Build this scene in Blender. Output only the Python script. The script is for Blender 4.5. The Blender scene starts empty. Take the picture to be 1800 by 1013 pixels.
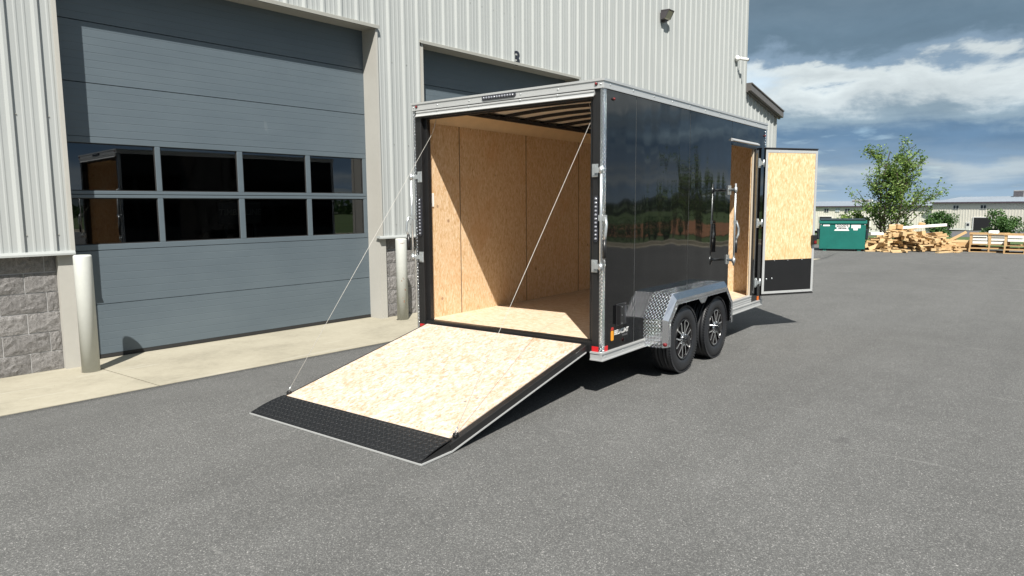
import bpy, math, random
from mathutils import Vector, Matrix, noise as mnoise

R = math.radians
sc = bpy.context.scene
col = sc.collection

# ------------------------------------------------------------------ camera
cam_d = bpy.data.cameras.new('camera'); cam = bpy.data.objects.new('camera', cam_d); col.objects.link(cam)
cam_d.sensor_width = 36.0; cam_d.lens = 1227.8 / 1800 * 36
cam_d.clip_start = 0.05; cam_d.clip_end = 9000
_rt = Vector((0.75849, 0.65165, -0.00737)); _up = Vector((-0.07001, 0.09273, 0.99323)); _fw = Vector((-0.64792, 0.75283, -0.11595))
_m = Matrix((_rt, _up, -_fw)).transposed().to_4x4(); _m.translation = Vector((8.1155, 0.0, 1.698))
cam.matrix_world = _m
sc.camera = cam

# ------------------------------------------------------------------ light
SUN_EL, SUN_AZ = R(50.5), R(44.0)          # the sun stands behind the camera, a little to its right
EXPO = 1.0
sun_dir = Vector((-math.sin(SUN_AZ) * math.cos(SUN_EL), math.cos(SUN_AZ) * math.cos(SUN_EL), -math.sin(SUN_EL)))
sun_d = bpy.data.lights.new('sun', 'SUN'); sun = bpy.data.objects.new('sun', sun_d); col.objects.link(sun)
sun_d.energy = 4.3; sun_d.angle = R(0.53); sun_d.color = (1.0, 0.955, 0.88)
sun.rotation_euler = sun_dir.to_track_quat('-Z', 'Y').to_euler()
sun.location = (20, -20, 40)

vs = sc.view_settings
vs.view_transform = 'Standard'; vs.look = 'None'; vs.exposure = EXPO; vs.gamma = 1.0; vs.use_curve_mapping = False
sc.display_settings.display_device = 'sRGB'
sc.cycles.use_denoising = True
sc.cycles.max_bounces = 8; sc.cycles.transparent_max_bounces = 12
sc.cycles.sample_clamp_indirect = 6.0
sc.cycles.caustics_reflective = False; sc.cycles.caustics_refractive = False

# node helpers -----------------------------------------------------------
class NT:
    def __init__(s, tree): s.t = tree; s.n = tree.nodes; s.l = tree.links
    def new(s, typ, **kw):
        n = s.n.new(typ)
        for k, v in kw.items(): setattr(n, k, v)
        return n
    def put(s, sock, v):
        if v is None: return
        if isinstance(v, bpy.types.NodeSocket): s.l.new(v, sock)
        else: sock.default_value = v
    def math(s, op, a, b=None, c=None, clamp=False):
        n = s.new('ShaderNodeMath', operation=op, use_clamp=clamp)
        s.put(n.inputs[0], a); s.put(n.inputs[1], b)
        if c is not None: s.put(n.inputs[2], c)
        return n.outputs[0]
    def vmath(s, op, a, b=None):
        n = s.new('ShaderNodeVectorMath', operation=op); s.put(n.inputs[0], a); s.put(n.inputs[1], b)
        return n.outputs[0]
    def noise(s, vec, scale, detail=4.0, rough=0.55, dist=0.0, out='Fac'):
        n = s.new('ShaderNodeTexNoise'); s.put(n.inputs['Vector'], vec)
        n.inputs['Scale'].default_value = scale; n.inputs['Detail'].default_value = detail
        n.inputs['Roughness'].default_value = rough; n.inputs['Distortion'].default_value = dist
        return n.outputs[out]
    def voro(s, vec, scale, out='Color', feature='F1'):
        n = s.new('ShaderNodeTexVoronoi', feature=feature); s.put(n.inputs['Vector'], vec)
        n.inputs['Scale'].default_value = scale
        return n.outputs[out]
    def mapping(s, vec, scale=(1, 1, 1), rot=(0, 0, 0), loc=(0, 0, 0)):
        n = s.new('ShaderNodeMapping'); s.put(n.inputs['Vector'], vec)
        n.inputs['Scale'].default_value = scale; n.inputs['Rotation'].default_value = rot; n.inputs['Location'].default_value = loc
        return n.outputs[0]
    def ramp(s, fac, stops, interp='LINEAR'):
        n = s.new('ShaderNodeValToRGB'); s.put(n.inputs[0], fac); r = n.color_ramp; r.interpolation = interp
        while len(r.elements) < len(stops): r.elements.new(1.0)
        for e, (p, c) in zip(r.elements, stops):
            e.position = p; e.color = (c, c, c, 1) if not isinstance(c, (tuple, list)) else (*c, 1)
        return n.outputs[0]
    def mix(s, fac, a, b, mode='MIX'):
        n = s.new('ShaderNodeMix', data_type='RGBA', blend_type=mode)
        s.put(n.inputs[0], fac)
        for i, v in ((6, a), (7, b)):
            if isinstance(v, (tuple, list)): v = (*v[:3], 1)
            s.put(n.inputs[i], v)
        return n.outputs[2]
    def sep(s, vec):
        n = s.new('ShaderNodeSeparateXYZ'); s.put(n.inputs[0], vec); return n.outputs
    def comb(s, x, y, z):
        n = s.new('ShaderNodeCombineXYZ'); s.put(n.inputs[0], x); s.put(n.inputs[1], y); s.put(n.inputs[2], z); return n.outputs[0]
    def bump(s, h, strength=0.3, dist=0.01):
        n = s.new('ShaderNodeBump'); s.put(n.inputs['Height'], h); n.inputs['Strength'].default_value = strength
        n.inputs['Distance'].default_value = dist; return n.outputs[0]

# ------------------------------------------------------------------ sky
world = bpy.data.worlds.new('World'); sc.world = world; world.use_nodes = True
w = NT(world.node_tree); w.n.clear()
wo = w.new('ShaderNodeOutputWorld'); bg = w.new('ShaderNodeBackground'); w.l.new(bg.outputs[0], wo.inputs[0])
SKY_S = 0.10
bg.inputs['Strength'].default_value = SKY_S
sky = w.new('ShaderNodeTexSky', sky_type='NISHITA'); sky.sun_disc = False
sky.sun_elevation = SUN_EL
_to_sun = -sun_dir
sky.sun_rotation = math.atan2(_to_sun.x, _to_sun.y)
sky.altitude = 200; sky.air_density = 1.0; sky.dust_density = 0.6; sky.ozone_density = 2.0
tc = w.new('ShaderNodeTexCoord'); d = tc.outputs['Generated']
dx, dy, dz = w.sep(d)
zc = w.math('MAXIMUM', dz, 0.0)
den = w.math('ADD', zc, 0.10)
pl = w.comb(w.math('DIVIDE', dx, den), w.math('DIVIDE', dy, den), 0.0)
n_big = w.noise(w.mapping(pl, scale=(1, 1, 1), loc=(3.1, 1.7, 0)), 0.55, 5.0, 0.5, 0.4)
n_fine = w.noise(w.mapping(pl, loc=(9.3, 4.4, 0)), 1.7, 8.0, 0.58, 0.3)
n_str = w.noise(w.mapping(d, scale=(3.0, 3.0, 22.0), loc=(0.6, 2.2, 0.4)), 1.6, 6.0, 0.55, 0.2)
n_puf = w.noise(w.mapping(d, scale=(1.0, 1.0, 2.0), loc=(2.6, 5.2, 1.4)), 7.5, 9.0, 0.60, 0.25)
warp = w.math('ADD', w.math('MULTIPLY', w.math('SUBTRACT', n_big, 0.5), 0.13), w.math('MULTIPLY', w.math('SUBTRACT', n_fine, 0.5), 0.05))
warp = w.math('ADD', warp, w.math('MULTIPLY', w.math('SUBTRACT', n_str, 0.5), 0.03))
warp = w.math('ADD', warp, w.math('MULTIPLY', w.math('SUBTRACT', n_puf, 0.5), 0.13))
damp = w.math('MULTIPLY', warp, w.math('ADD', w.math('MULTIPLY', zc, 5.0, clamp=True), 0.22))
e2 = w.math('ADD', w.math('ADD', zc, 0.010), damp)
K = 1.0 / (SKY_S * 2 ** EXPO)
def kc(r, g, b): return (r * K * 0.1, g * K * 0.1, b * K * 0.1)
cl = w.ramp(e2, [(0.0, kc(.44, .56, .64)), (0.030, kc(.31, .44, .58)), (0.048, kc(.47, .56, .62)), (0.066, kc(.24, .36, .50)),
                 (0.095, kc(.15, .26, .40)), (0.125, kc(.30, .41, .50)), (0.150, kc(.66, .74, .77)), (0.172, kc(.74, .82, .84)),
                 (0.188, kc(.26, .37, .49)), (0.215, kc(.150, .232, .310)), (0.340, kc(.170, .235, .295)), (0.480, kc(.37, .45, .53)),
                 (0.620, kc(.62, .68, .74)), (1.0, kc(.50, .57, .66))], 'EASE')
# the ramp holds a tenth of the radiance so that no stop is clipped
clb = w.vmath('SCALE', cl); clb.node.inputs['Scale'].default_value = 10.0
var = w.math('ADD', 0.50, w.math('ADD', w.math('MULTIPLY', n_fine, 0.45), w.math('MULTIPLY', n_puf, 0.55)))
clv = w.vmath('SCALE', clb); w.put(clv.node.inputs['Scale'], var)
cover = w.ramp(w.math('ADD', w.math('MULTIPLY', n_big, 0.6), w.math('MULTIPLY', n_fine, 0.4)), [(0.30, 0.45), (0.44, 1.0)])
skyc = w.mix(cover, sky.outputs[0], clv)
w.l.new(skyc, bg.inputs['Color'])

# ------------------------------------------------------------------ mesh builder
class MB:
    def __init__(s): s.v = []; s.f = []; s.sm = []
    def add(s, vs, fs, smooth=False):
        o = len(s.v); s.v.extend([tuple(p) for p in vs])
        for f in fs: s.f.append(tuple(i + o for i in f)); s.sm.append(smooth)
        return s
    def box(s, x0, x1, y0, y1, z0, z1, M=None):
        x0, x1 = min(x0, x1), max(x0, x1); y0, y1 = min(y0, y1), max(y0, y1); z0, z1 = min(z0, z1), max(z0, z1)
        vs = [Vector(p) for p in ((x0, y0, z0), (x1, y0, z0), (x1, y1, z0), (x0, y1, z0), (x0, y0, z1), (x1, y0, z1), (x1, y1, z1), (x0, y1, z1))]
        if M: vs = [M @ p for p in vs]
        return s.add(vs, [(0, 3, 2, 1), (4, 5, 6, 7), (0, 1, 5, 4), (1, 2, 6, 5), (2, 3, 7, 6), (3, 0, 4, 7)])
    def cbox(s, x0, x1, y0, y1, z0, z1, c=0.004, M=None):
        """box with chamfered edges"""
        vs = []; idx = {}
        X = (x0, x1); Y = (y0, y1); Z = (z0, z1)
        for i in (0, 1):
            for j in (0, 1):
                for k in (0, 1):
                    sx, sy, sz = (1, -1)[i] * c, (1, -1)[j] * c, (1, -1)[k] * c
                    for a, dlt in enumerate(((0, sy, sz), (sx, 0, sz), (sx, sy, 0))):
                        idx[i, j, k, a] = len(vs)
                        p = Vector((X[i] + dlt[0], Y[j] + dlt[1], Z[k] + dlt[2])); vs.append(M @ p if M else p)
        fs = []
        for i in (0, 1):
            q = [idx[i, 0, 0, 0], idx[i, 1, 0, 0], idx[i, 1, 1, 0], idx[i, 0, 1, 0]]; fs.append(q if i else q[::-1])
            q = [idx[0, i, 0, 1], idx[0, i, 1, 1], idx[1, i, 1, 1], idx[1, i, 0, 1]]; fs.append(q if i else q[::-1])
            q = [idx[0, 0, i, 2], idx[1, 0, i, 2], idx[1, 1, i, 2], idx[0, 1, i, 2]]; fs.append(q if i else q[::-1])
        def od(q, flip): fs.append(q[::-1] if flip else q)
        for i in (0, 1):
            for j in (0, 1):
                od([idx[i, j, 0, 0], idx[i, j, 1, 0], idx[i, j, 1, 1], idx[i, j, 0, 1]], (i + j) % 2 == 1)
                od([idx[i, 0, j, 2], idx[i, 1, j, 2], idx[i, 1, j, 0], idx[i, 0, j, 0]], (i + j) % 2 == 1)
                od([idx[0, i, j, 1], idx[1, i, j, 1], idx[1, i, j, 2], idx[0, i, j, 2]], (i + j) % 2 == 1)
                for k in (0, 1): od([idx[i, j, k, 0], idx[i, j, k, 1], idx[i, j, k, 2]], (i + j + k) % 2 == 0)
        return s.add(vs, fs)
    def prism(s, poly, a0, a1, axis='x'):
        """poly: list of 2D points; axis x -> (y,z), y -> (x,z), z -> (x,y)"""
        n = len(poly)
        def P(p, a): return {'x': (a, p[0], p[1]), 'y': (p[0], a, p[1]), 'z': (p[0], p[1], a)}[axis]
        vs = [P(p, a0) for p in poly] + [P(p, a1) for p in poly]
        fs = [tuple(range(n))[::-1], tuple(range(n, 2 * n))] + [(i, (i + 1) % n, n + (i + 1) % n, n + i) for i in range(n)]
        return s.add(vs, fs)
    def tube(s, pts, r, n=8, r2=None, cap=True):
        pts = [Vector(p) for p in pts]; rings = []; m = len(pts)
        vs = []
        ref = None
        for i, p in enumerate(pts):
            t = (pts[min(i + 1, m - 1)] - pts[max(i - 1, 0)])
            if t.length < 1e-9: t = Vector((0, 0, 1))
            t.normalize()
            if ref is None: ref = Vector((0, 0, 1)) if abs(t.z) < .9 else Vector((1, 0, 0))
            a = t.cross(ref).normalized(); b = t.cross(a); ref = a.cross(t)
            rr = r if r2 is None else r + (r2 - r) * i / max(1, m - 1)
            for k in range(n):
                q = 2 * math.pi * k / n; vs.append(p + a * (math.cos(q) * rr) + b * (math.sin(q) * rr))
        fs = []
        for i in range(m - 1):
            for k in range(n):
                fs.append((i * n + k, i * n + (k + 1) % n, (i + 1) * n + (k + 1) % n, (i + 1) * n + k))
        s.add(vs, fs, True)
        if cap:
            o = len(s.v) - len(vs)
            s.f.append(tuple(o + k for k in range(n))[::-1]); s.sm.append(False)
            s.f.append(tuple(o + (m - 1) * n + k for k in range(n))); s.sm.append(False)
        return s
    def lathe(s, prof, n=32, axis='z', M=None, closed=False, smooth=True, cap=True):
        """prof: (r, h) pairs"""
        vs = []
        for r, h in prof:
            for k in range(n):
                q = 2 * math.pi * k / n; a, b = r * math.cos(q), r * math.sin(q)
                p = Vector({'z': (a, b, h), 'x': (h, a, b), 'y': (b, h, a)}[axis]); vs.append(M @ p if M else p)
        m = len(prof); fs = []
        for i in range(m if closed else m - 1):
            j = (i + 1) % m
            for k in range(n): fs.append((i * n + k, i * n + (k + 1) % n, j * n + (k + 1) % n, j * n + k))
        s.add(vs, fs, smooth)
        if not closed and cap:
            o = len(s.v) - len(vs)
            if prof[0][0] > 1e-6: s.f.append(tuple(o + k for k in range(n))[::-1]); s.sm.append(False)
            if prof[-1][0] > 1e-6: s.f.append(tuple(o + (m - 1) * n + k for k in range(n))); s.sm.append(False)
        return s
    def strip(s, A, B, smooth=False):
        n = len(A); return s.add(list(A) + list(B), [(i, i + 1, n + i + 1, n + i) for i in range(n - 1)], smooth)
    def mesh(s, name):
        me = bpy.data.meshes.new(name); me.from_pydata(s.v, [], s.f); me.update()
        me.polygons.foreach_set('use_smooth', s.sm)
        return me
    def build(s, name, mat, parent=None, uv=False, fix=True):
        me = s.mesh(name)
        if fix and len(s.f) < 20000:
            import bmesh
            bm = bmesh.new(); bm.from_mesh(me); bmesh.ops.recalc_face_normals(bm, faces=bm.faces); bm.to_mesh(me); bm.free()
        if uv:
            lay = me.uv_layers.new(name='UVMap')
            for p in me.polygons:
                n = p.normal; ax, ay, az = abs(n.x), abs(n.y), abs(n.z)
                for li in p.loop_indices:
                    c = me.vertices[me.loops[li].vertex_index].co
                    if az >= ax and az >= ay: q = (c.y, c.x)
                    elif ax >= ay: q = (c.y, c.z)
                    else: q = (c.x, c.z)
                    lay.data[li].uv = q
        return link(name, me, mat, parent)

def link(name, me, mat, parent=None):
    if mat is not None and len(me.materials) == 0: me.materials.append(mat)
    o = bpy.data.objects.new(name, me); col.objects.link(o)
    if parent is not None: o.parent = parent
    return o
def tag(o, label=None, cat=None, group=None, kind=None):
    if label: o['label'] = label
    if cat: o['category'] = cat
    if group: o['group'] = group
    if kind: o['kind'] = kind
    return o
def empty(name, loc=(0, 0, 0), rz=0.0, parent=None):
    o = bpy.data.objects.new(name, None); col.objects.link(o); o.location = loc; o.rotation_euler = (0, 0, rz); o.empty_display_size = 0.2
    if parent is not None: o.parent = parent
    return o
def kids(o): return [c for c in list(bpy.data.objects) if c.parent == o]
def copy_tree(o, parent=None):
    c = o.copy(); col.objects.link(c)
    c.parent = parent
    for ch in kids(o): copy_tree(ch, c)
    return c
def text_mesh(body, size, extrude=0.0, align='CENTER', shear=0.0, bold=0.0):
    cu = bpy.data.curves.new('text', 'FONT'); cu.body = body; cu.size = size; cu.extrude = extrude
    cu.align_x = align; cu.align_y = 'CENTER'; cu.shear = shear; cu.offset = bold; cu.resolution_u = 3
    ob = bpy.data.objects.new('text', cu); me = bpy.data.meshes.new_from_object(ob)
    bpy.data.objects.remove(ob); bpy.data.curves.remove(cu); return me

# ------------------------------------------------------------------ materials
MATS = {}
def base_mat(name):
    m = bpy.data.materials.new(name); m.use_nodes = True; t = NT(m.node_tree); b = t.n['Principled BSDF']; MATS[name] = m
    return m, t, b
def simple(name, color, rough=0.5, metal=0.0, var=0.0, vscale=6.0, bump=0.0, bscale=60.0, spec=None, coat=0.0, rvar=0.0, dirt=None):
    m, t, b = base_mat(name)
    b.inputs['Roughness'].default_value = rough; b.inputs['Metallic'].default_value = metal
    if spec is not None: b.inputs['Specular IOR Level'].default_value = spec
    if coat: b.inputs['Coat Weight'].default_value = coat; b.inputs['Coat Roughness'].default_value = 0.05
    co = t.new('ShaderNodeTexCoord').outputs['Object']
    c = (*color, 1)
    if var:
        n = t.noise(co, vscale, 6.0, 0.6)
        n2 = t.noise(co, vscale * 9.0, 3.0, 0.6)
        f = t.math('ADD', t.math('MULTIPLY', n, 0.7), t.math('MULTIPLY', n2, 0.3))
        c = t.mix(t.ramp(f, [(0.3, 0.0), (0.7, 1.0)]), tuple(x * (1 - var) for x in color), tuple(min(1, x * (1 + var)) for x in color))
    t.put(b.inputs['Base Color'], c)
    if rvar:
        t.put(b.inputs['Roughness'], t.math('ADD', rough - rvar / 2, t.math('MULTIPLY', t.noise(co, vscale * 2, 4.0), rvar)))
    if bump: t.put(b.inputs['Normal'], t.bump(t.noise(co, bscale, 4.0), bump, 0.004))
    return m

# asphalt: aggregate speckle, broad tone drift, scuffs and a few stains
m, t, b = base_mat('asphalt')
co = t.new('ShaderNodeTexCoord').outputs['Object']
agg = t.voro(co, 190.0, 'Color'); av = t.sep(agg)[0]
agg2 = t.voro(co, 160.0, 'Color'); av2 = t.sep(agg2)[1]
fine = t.noise(co, 260.0, 2.0, 0.7)
big = t.noise(co, 0.35, 5.0, 0.6); mid = t.noise(co, 2.3, 5.0, 0.65)
v = t.math('ADD', t.math('MULTIPLY', t.math('POWER', av, 2.0), 0.50), t.math('MULTIPLY', fine, 0.42))
v = t.math('ADD', v, t.math('MULTIPLY', t.math('POWER', av2, 12.0), 0.55))
speck = t.ramp(v, [(0.05, (0.053, 0.054, 0.054)), (0.42, (0.101, 0.102, 0.100)), (0.8, (0.180, 0.180, 0.175)), (1.0, (0.30, 0.297, 0.287))])
tone = t.ramp(t.math('ADD', t.math('MULTIPLY', big, 0.6), t.math('MULTIPLY', mid, 0.4)), [(0.30, 0.82), (0.72, 1.14)])
c = t.mix(1.0, speck, tone, 'MULTIPLY')
trk = t.noise(t.mapping(co, scale=(2.4, 0.10, 1), rot=(0, 0, -0.35), loc=(5, 2, 0)), 1.0, 4.0, 0.55, 0.4)
c = t.mix(1.0, c, t.ramp(trk, [(0.36, 0.955), (0.50, 1.0), (0.66, 1.025)]), 'MULTIPLY')
scuff = t.noise(t.mapping(co, scale=(0.55, 4.5, 1), rot=(0, 0, 0.5)), 1.3, 6.0, 0.6, 1.2)
sc1 = t.ramp(scuff, [(0.655, 0.0), (0.70, 0.30)])
c = t.mix(sc1, c, (0.21, 0.209, 0.202))
spot = t.noise(t.mapping(co, loc=(3.3, 8.1, 0)), 1.05, 3.0, 0.5, 0.6)
sp1 = t.ramp(spot, [(0.255, 0.55), (0.285, 0.0)])
c = t.mix(sp1, c, (0.045, 0.045, 0.046))
t.put(b.inputs['Base Color'], c)
b.inputs['Roughness'].default_value = 0.88; b.inputs['Specular IOR Level'].default_value = 0.25
t.put(b.inputs['Normal'], t.bump(t.math('ADD', av, t.math('MULTIPLY', fine, 0.8)), 0.3, 0.004))

# concrete
m, t, b = base_mat('concrete')
co = t.new('ShaderNodeTexCoord').outputs['Object']
n1 = t.noise(co, 1.1, 6.0, 0.62); n2 = t.noise(co, 14.0, 5.0, 0.65); n3 = t.noise(co, 160.0, 2.0, 0.6)
f = t.math('ADD', t.math('ADD', t.math('MULTIPLY', n1, 0.55), t.math('MULTIPLY', n2, 0.25)), t.math('MULTIPLY', n3, 0.2))
c = t.ramp(f, [(0.33, (0.225, 0.208, 0.160)), (0.5, (0.315, 0.291, 0.226)), (0.68, (0.375, 0.349, 0.277))])
st = t.noise(t.mapping(co, scale=(5, 0.45, 1), rot=(0, 0, 0.15)), 1.5, 4.0, 0.5, 0.5)
c = t.mix(t.ramp(st, [(0.64, 0.0), (0.69, 0.35)]), c, (0.42, 0.40, 0.34))
pit = t.voro(co, 9.0, 'Distance'); c = t.mix(t.ramp(pit, [(0.035, 0.6), (0.06, 0.0)]), c, (0.10, 0.09, 0.07))
t.put(b.inputs['Base Color'], c); b.inputs['Roughness'].default_value = 0.85
t.put(b.inputs['Normal'], t.bump(t.math('ADD', n3, t.math('MULTIPLY', n2, 0.6)), 0.25, 0.004))

# oriented strand board; gdir = the axis the strands run along
def osb(name, scale, tint=(1, 1, 1)):
    m, t, b = base_mat(name)
    co = t.new('ShaderNodeTexCoord').outputs['Object']
    wob = t.vmath('SCALE', t.noise(co, 3.0, 2.0, out='Color')); wob.node.inputs['Scale'].default_value = 0.03
    co = t.vmath('ADD', co, wob)
    a1 = t.sep(t.voro(t.mapping(co, scale=scale, rot=(0.12, 0.10, 0.14)), 1.0))[0]
    a2 = t.sep(t.voro(t.mapping(co, scale=tuple(q * 0.62 for q in scale), rot=(-0.35, 0.3, -0.4), loc=(4, 7, 2)), 1.0))[1]
    a3 = t.sep(t.voro(t.mapping(co, scale=tuple(q * 1.7 for q in scale), rot=(0.5, -0.45, 0.5), loc=(1, 3, 8)), 1.0))[2]
    g = t.noise(t.mapping(co, scale=tuple(q * 2.5 for q in scale)), 1.0, 3.0, 0.6)
    f = t.math('ADD', t.math('ADD', t.math('MULTIPLY', a1, 0.34), t.math('MULTIPLY', a2, 0.26)), t.math('ADD', t.math('MULTIPLY', a3, 0.16), t.math('MULTIPLY', g, 0.24)))
    c = t.ramp(f, [(0.16, (0.44, 0.265, 0.115)), (0.34, (0.575, 0.385, 0.185)), (0.55, (0.655, 0.480, 0.275)), (0.80, (0.74, 0.585, 0.370))])
    bl = t.noise(co, 2.6, 5.0, 0.65, 0.8)
    c = t.mix(t.ramp(bl, [(0.52, 0.0), (0.70, 0.50)]), c, (0.60, 0.36, 0.165))
    kn = t.voro(co, 3.1, 'Distance'); c = t.mix(t.ramp(kn, [(0.04, 0.7), (0.075, 0.0)]), c, (0.22, 0.12, 0.06))
    c = t.mix(1.0, c, tint, 'MULTIPLY')
    t.put(b.inputs['Base Color'], c); b.inputs['Roughness'].default_value = 0.62; b.inputs['Specular IOR Level'].default_value = 0.3
    t.put(b.inputs['Normal'], t.bump(f, 0.25, 0.003))
    return m
osb('osb_wall', (130, 130, 32), (0.99, 0.99, 1.10)); osb('osb_floor', (26, 110, 110), (0.88, 0.97, 1.28)); osb('osb_ramp', (60, 36, 110), (0.78, 0.87, 1.27)); osb('osb_door', (90, 90, 26), (0.98, 1.0, 1.02))

# diamond tread plate on UVs in metres
def tread(name, color, metal, rough, s=30.0, strength=0.8):
    m, t, b = base_mat(name)
    uv = t.new('ShaderNodeTexCoord').outputs['UV']
    def bars(off, sgn):
        x, y, _ = t.sep(t.vmath('FRACTION', t.mapping(uv, scale=(s, s, 1), loc=(off, off, 0))))
        x = t.math('SUBTRACT', x, 0.5); y = t.math('SUBTRACT', y, 0.5)
        p = t.math('ADD', x, t.math('MULTIPLY', y, sgn)); q = t.math('SUBTRACT', x, t.math('MULTIPLY', y, sgn))
        dd = t.math('ADD', t.math('POWER', t.math('MULTIPLY', p, 1.55), 2.0), t.math('POWER', t.math('MULTIPLY', q, 5.2), 2.0))
        return t.ramp(dd, [(0.0, 1.0), (0.55, 0.75), (1.0, 0.0)], 'EASE')
    h = t.math('MAXIMUM', bars(0.0, 1.0), bars(0.5, -1.0))
    nz = t.noise(t.new('ShaderNodeTexCoord').outputs['Object'], 9.0, 4.0)
    t.put(b.inputs['Base Color'], t.mix(h, tuple(q * 0.74 for q in color), tuple(min(1, q * 1.5) for q in color)))  # glint of the raised bars put into the colour: bars paler, ground darker
    b.inputs['Metallic'].default_value = metal
    t.put(b.inputs['Roughness'], t.math('ADD', rough - 0.05, t.math('MULTIPLY', nz, 0.12)))
    t.put(b.inputs['Normal'], t.bump(h, strength, 0.006))
    return m
tread('tread_plate', (0.62, 0.635, 0.66), 1.0, 0.17, 29.0, 0.8); tread('tread_black', (0.009, 0.0095, 0.011), 0.0, 0.40, 19.0, 0.8)

# glossy black skin with the slight waviness of thin sheet
m, t, b = base_mat('black_skin')
b.inputs['Base Color'].default_value = (0.0045, 0.0047, 0.0052, 1); b.inputs['Roughness'].default_value = 0.035
b.inputs['IOR'].default_value = 1.47
co = t.new('ShaderNodeTexCoord').outputs['Object']
wv = t.noise(t.mapping(co, scale=(1, 1, 0.35)), 2.1, 1.5, 0.4)
t.put(b.inputs['Normal'], t.bump(wv, 0.22, 0.05))

m, t, b = base_mat('brushed_aluminium')
co = t.new('ShaderNodeTexCoord').outputs['Object']
n = t.noise(co, 30.0, 4.0); n2 = t.noise(co, 3.0, 4.0)
t.put(b.inputs['Base Color'], t.mix(n2, (0.50, 0.51, 0.51), (0.60, 0.61, 0.605))); b.inputs['Metallic'].default_value = 0.45
t.put(b.inputs['Roughness'], t.math('ADD', 0.32, t.math('MULTIPLY', n, 0.18)))
t.put(b.inputs['Normal'], t.bump(n2, 0.06, 0.02))

m, t, b = base_mat('siding')
co = t.new('ShaderNodeTexCoord').outputs['Object']
st = t.noise(t.mapping(co, scale=(1, 9, 0.35)), 1.2, 5.0, 0.6); n2 = t.noise(co, 0.9, 4.0)
t.put(b.inputs['Base Color'], t.mix(t.ramp(t.math('ADD', t.math('MULTIPLY', st, 0.6), t.math('MULTIPLY', n2, 0.4)), [(0.3, 0.0), (0.7, 1.0)]), (0.338, 0.356, 0.352), (0.384, 0.402, 0.396)))
b.inputs['Roughness'].default_value = 0.42; b.inputs['Specular IOR Level'].default_value = 0.4
t.put(b.inputs['Normal'], t.bump(n2, 0.05, 0.02))

m, t, b = base_mat('door_paint')
co = t.new('ShaderNodeTexCoord').outputs['Object']
n1 = t.noise(t.mapping(co, scale=(1, 1, 2.5)), 1.0, 5.0, 0.6); st = t.noise(t.mapping(co, scale=(220, 220, 220)), 1.0, 2.0)
c = t.mix(t.ramp(n1, [(0.32, 0.0), (0.68, 1.0)]), (0.084, 0.109, 0.129), (0.097, 0.124, 0.144))
sw = t.noise(t.mapping(co, scale=(1, 2.2, 0.9), rot=(0.5, 0, 0)), 2.2, 6.0, 0.6, 1.5)
c = t.mix(t.ramp(sw, [(0.70, 0.0), (0.735, 0.35)]), c, (0.16, 0.185, 0.20))
t.put(b.inputs['Base Color'], c)
b.inputs['Roughness'].default_value = 0.5; t.put(b.inputs['Normal'], t.bump(st, 0.12, 0.002))

m, t, b = base_mat('split_block')
co = t.new('ShaderNodeTexCoord').outputs['Object']; oi = t.new('ShaderNodeObjectInfo').outputs['Random']
n1 = t.noise(co, 26.0, 6.0, 0.7); n2 = t.noise(co, 120.0, 3.0, 0.7)
f = t.math('ADD', t.math('MULTIPLY', n1, 0.45), t.math('MULTIPLY', n2, 0.55))
c = t.ramp(f, [(0.36, (0.105, 0.100, 0.098)), (0.50, (0.195, 0.188, 0.184)), (0.66, (0.33, 0.32, 0.315))])
c = t.mix(1.0, c, t.ramp(oi, [(0.0, 0.86), (1.0, 1.14)]), 'MULTIPLY')
t.put(b.inputs['Base Color'], c); b.inputs['Roughness'].default_value = 0.9
t.put(b.inputs['Normal'], t.bump(t.math('ADD', n1, t.math('MULTIPLY', n2, 0.5)), 1.0, 0.02))

m, t, b = base_mat('pane_glass')
b.inputs['Base Color'].default_value = (0.45, 0.5, 0.5, 1); b.inputs['Roughness'].default_value = 0.0
out = t.n['Material Output']; gl = t.new('ShaderNodeBsdfGlossy'); gl.inputs['Roughness'].default_value = 0.004; gl.inputs['Color'].default_value = (0.95, 0.97, 1, 1)
tr = t.new('ShaderNodeBsdfTransparent'); tr.inputs['Color'].default_value = (0.42, 0.45, 0.45, 1)
fr = t.new('ShaderNodeFresnel'); fr.inputs['IOR'].default_value = 1.62
mx = t.new('ShaderNodeMixShader'); t.l.new(t.math('MULTIPLY', fr.outputs[0], 1.7, clamp=True), mx.inputs[0]); t.l.new(tr.outputs[0], mx.inputs[1]); t.l.new(gl.outputs[0], mx.inputs[2]); t.l.new(mx.outputs[0], out.inputs[0])
wv = t.noise(t.new('ShaderNodeTexCoord').outputs['Object'], 1.6, 1.0); bn = t.bump(wv, 0.03, 0.02); t.put(gl.inputs['Normal'], bn)

m, t, b = base_mat('tyre_rubber')
co = t.new('ShaderNodeTexCoord').outputs['Object']; n = t.noise(co, 8.0, 5.0)
t.put(b.inputs['Base Color'], t.mix(n, (0.010, 0.011, 0.013), (0.019, 0.020, 0.023))); b.inputs['Roughness'].default_value = 0.5

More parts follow.
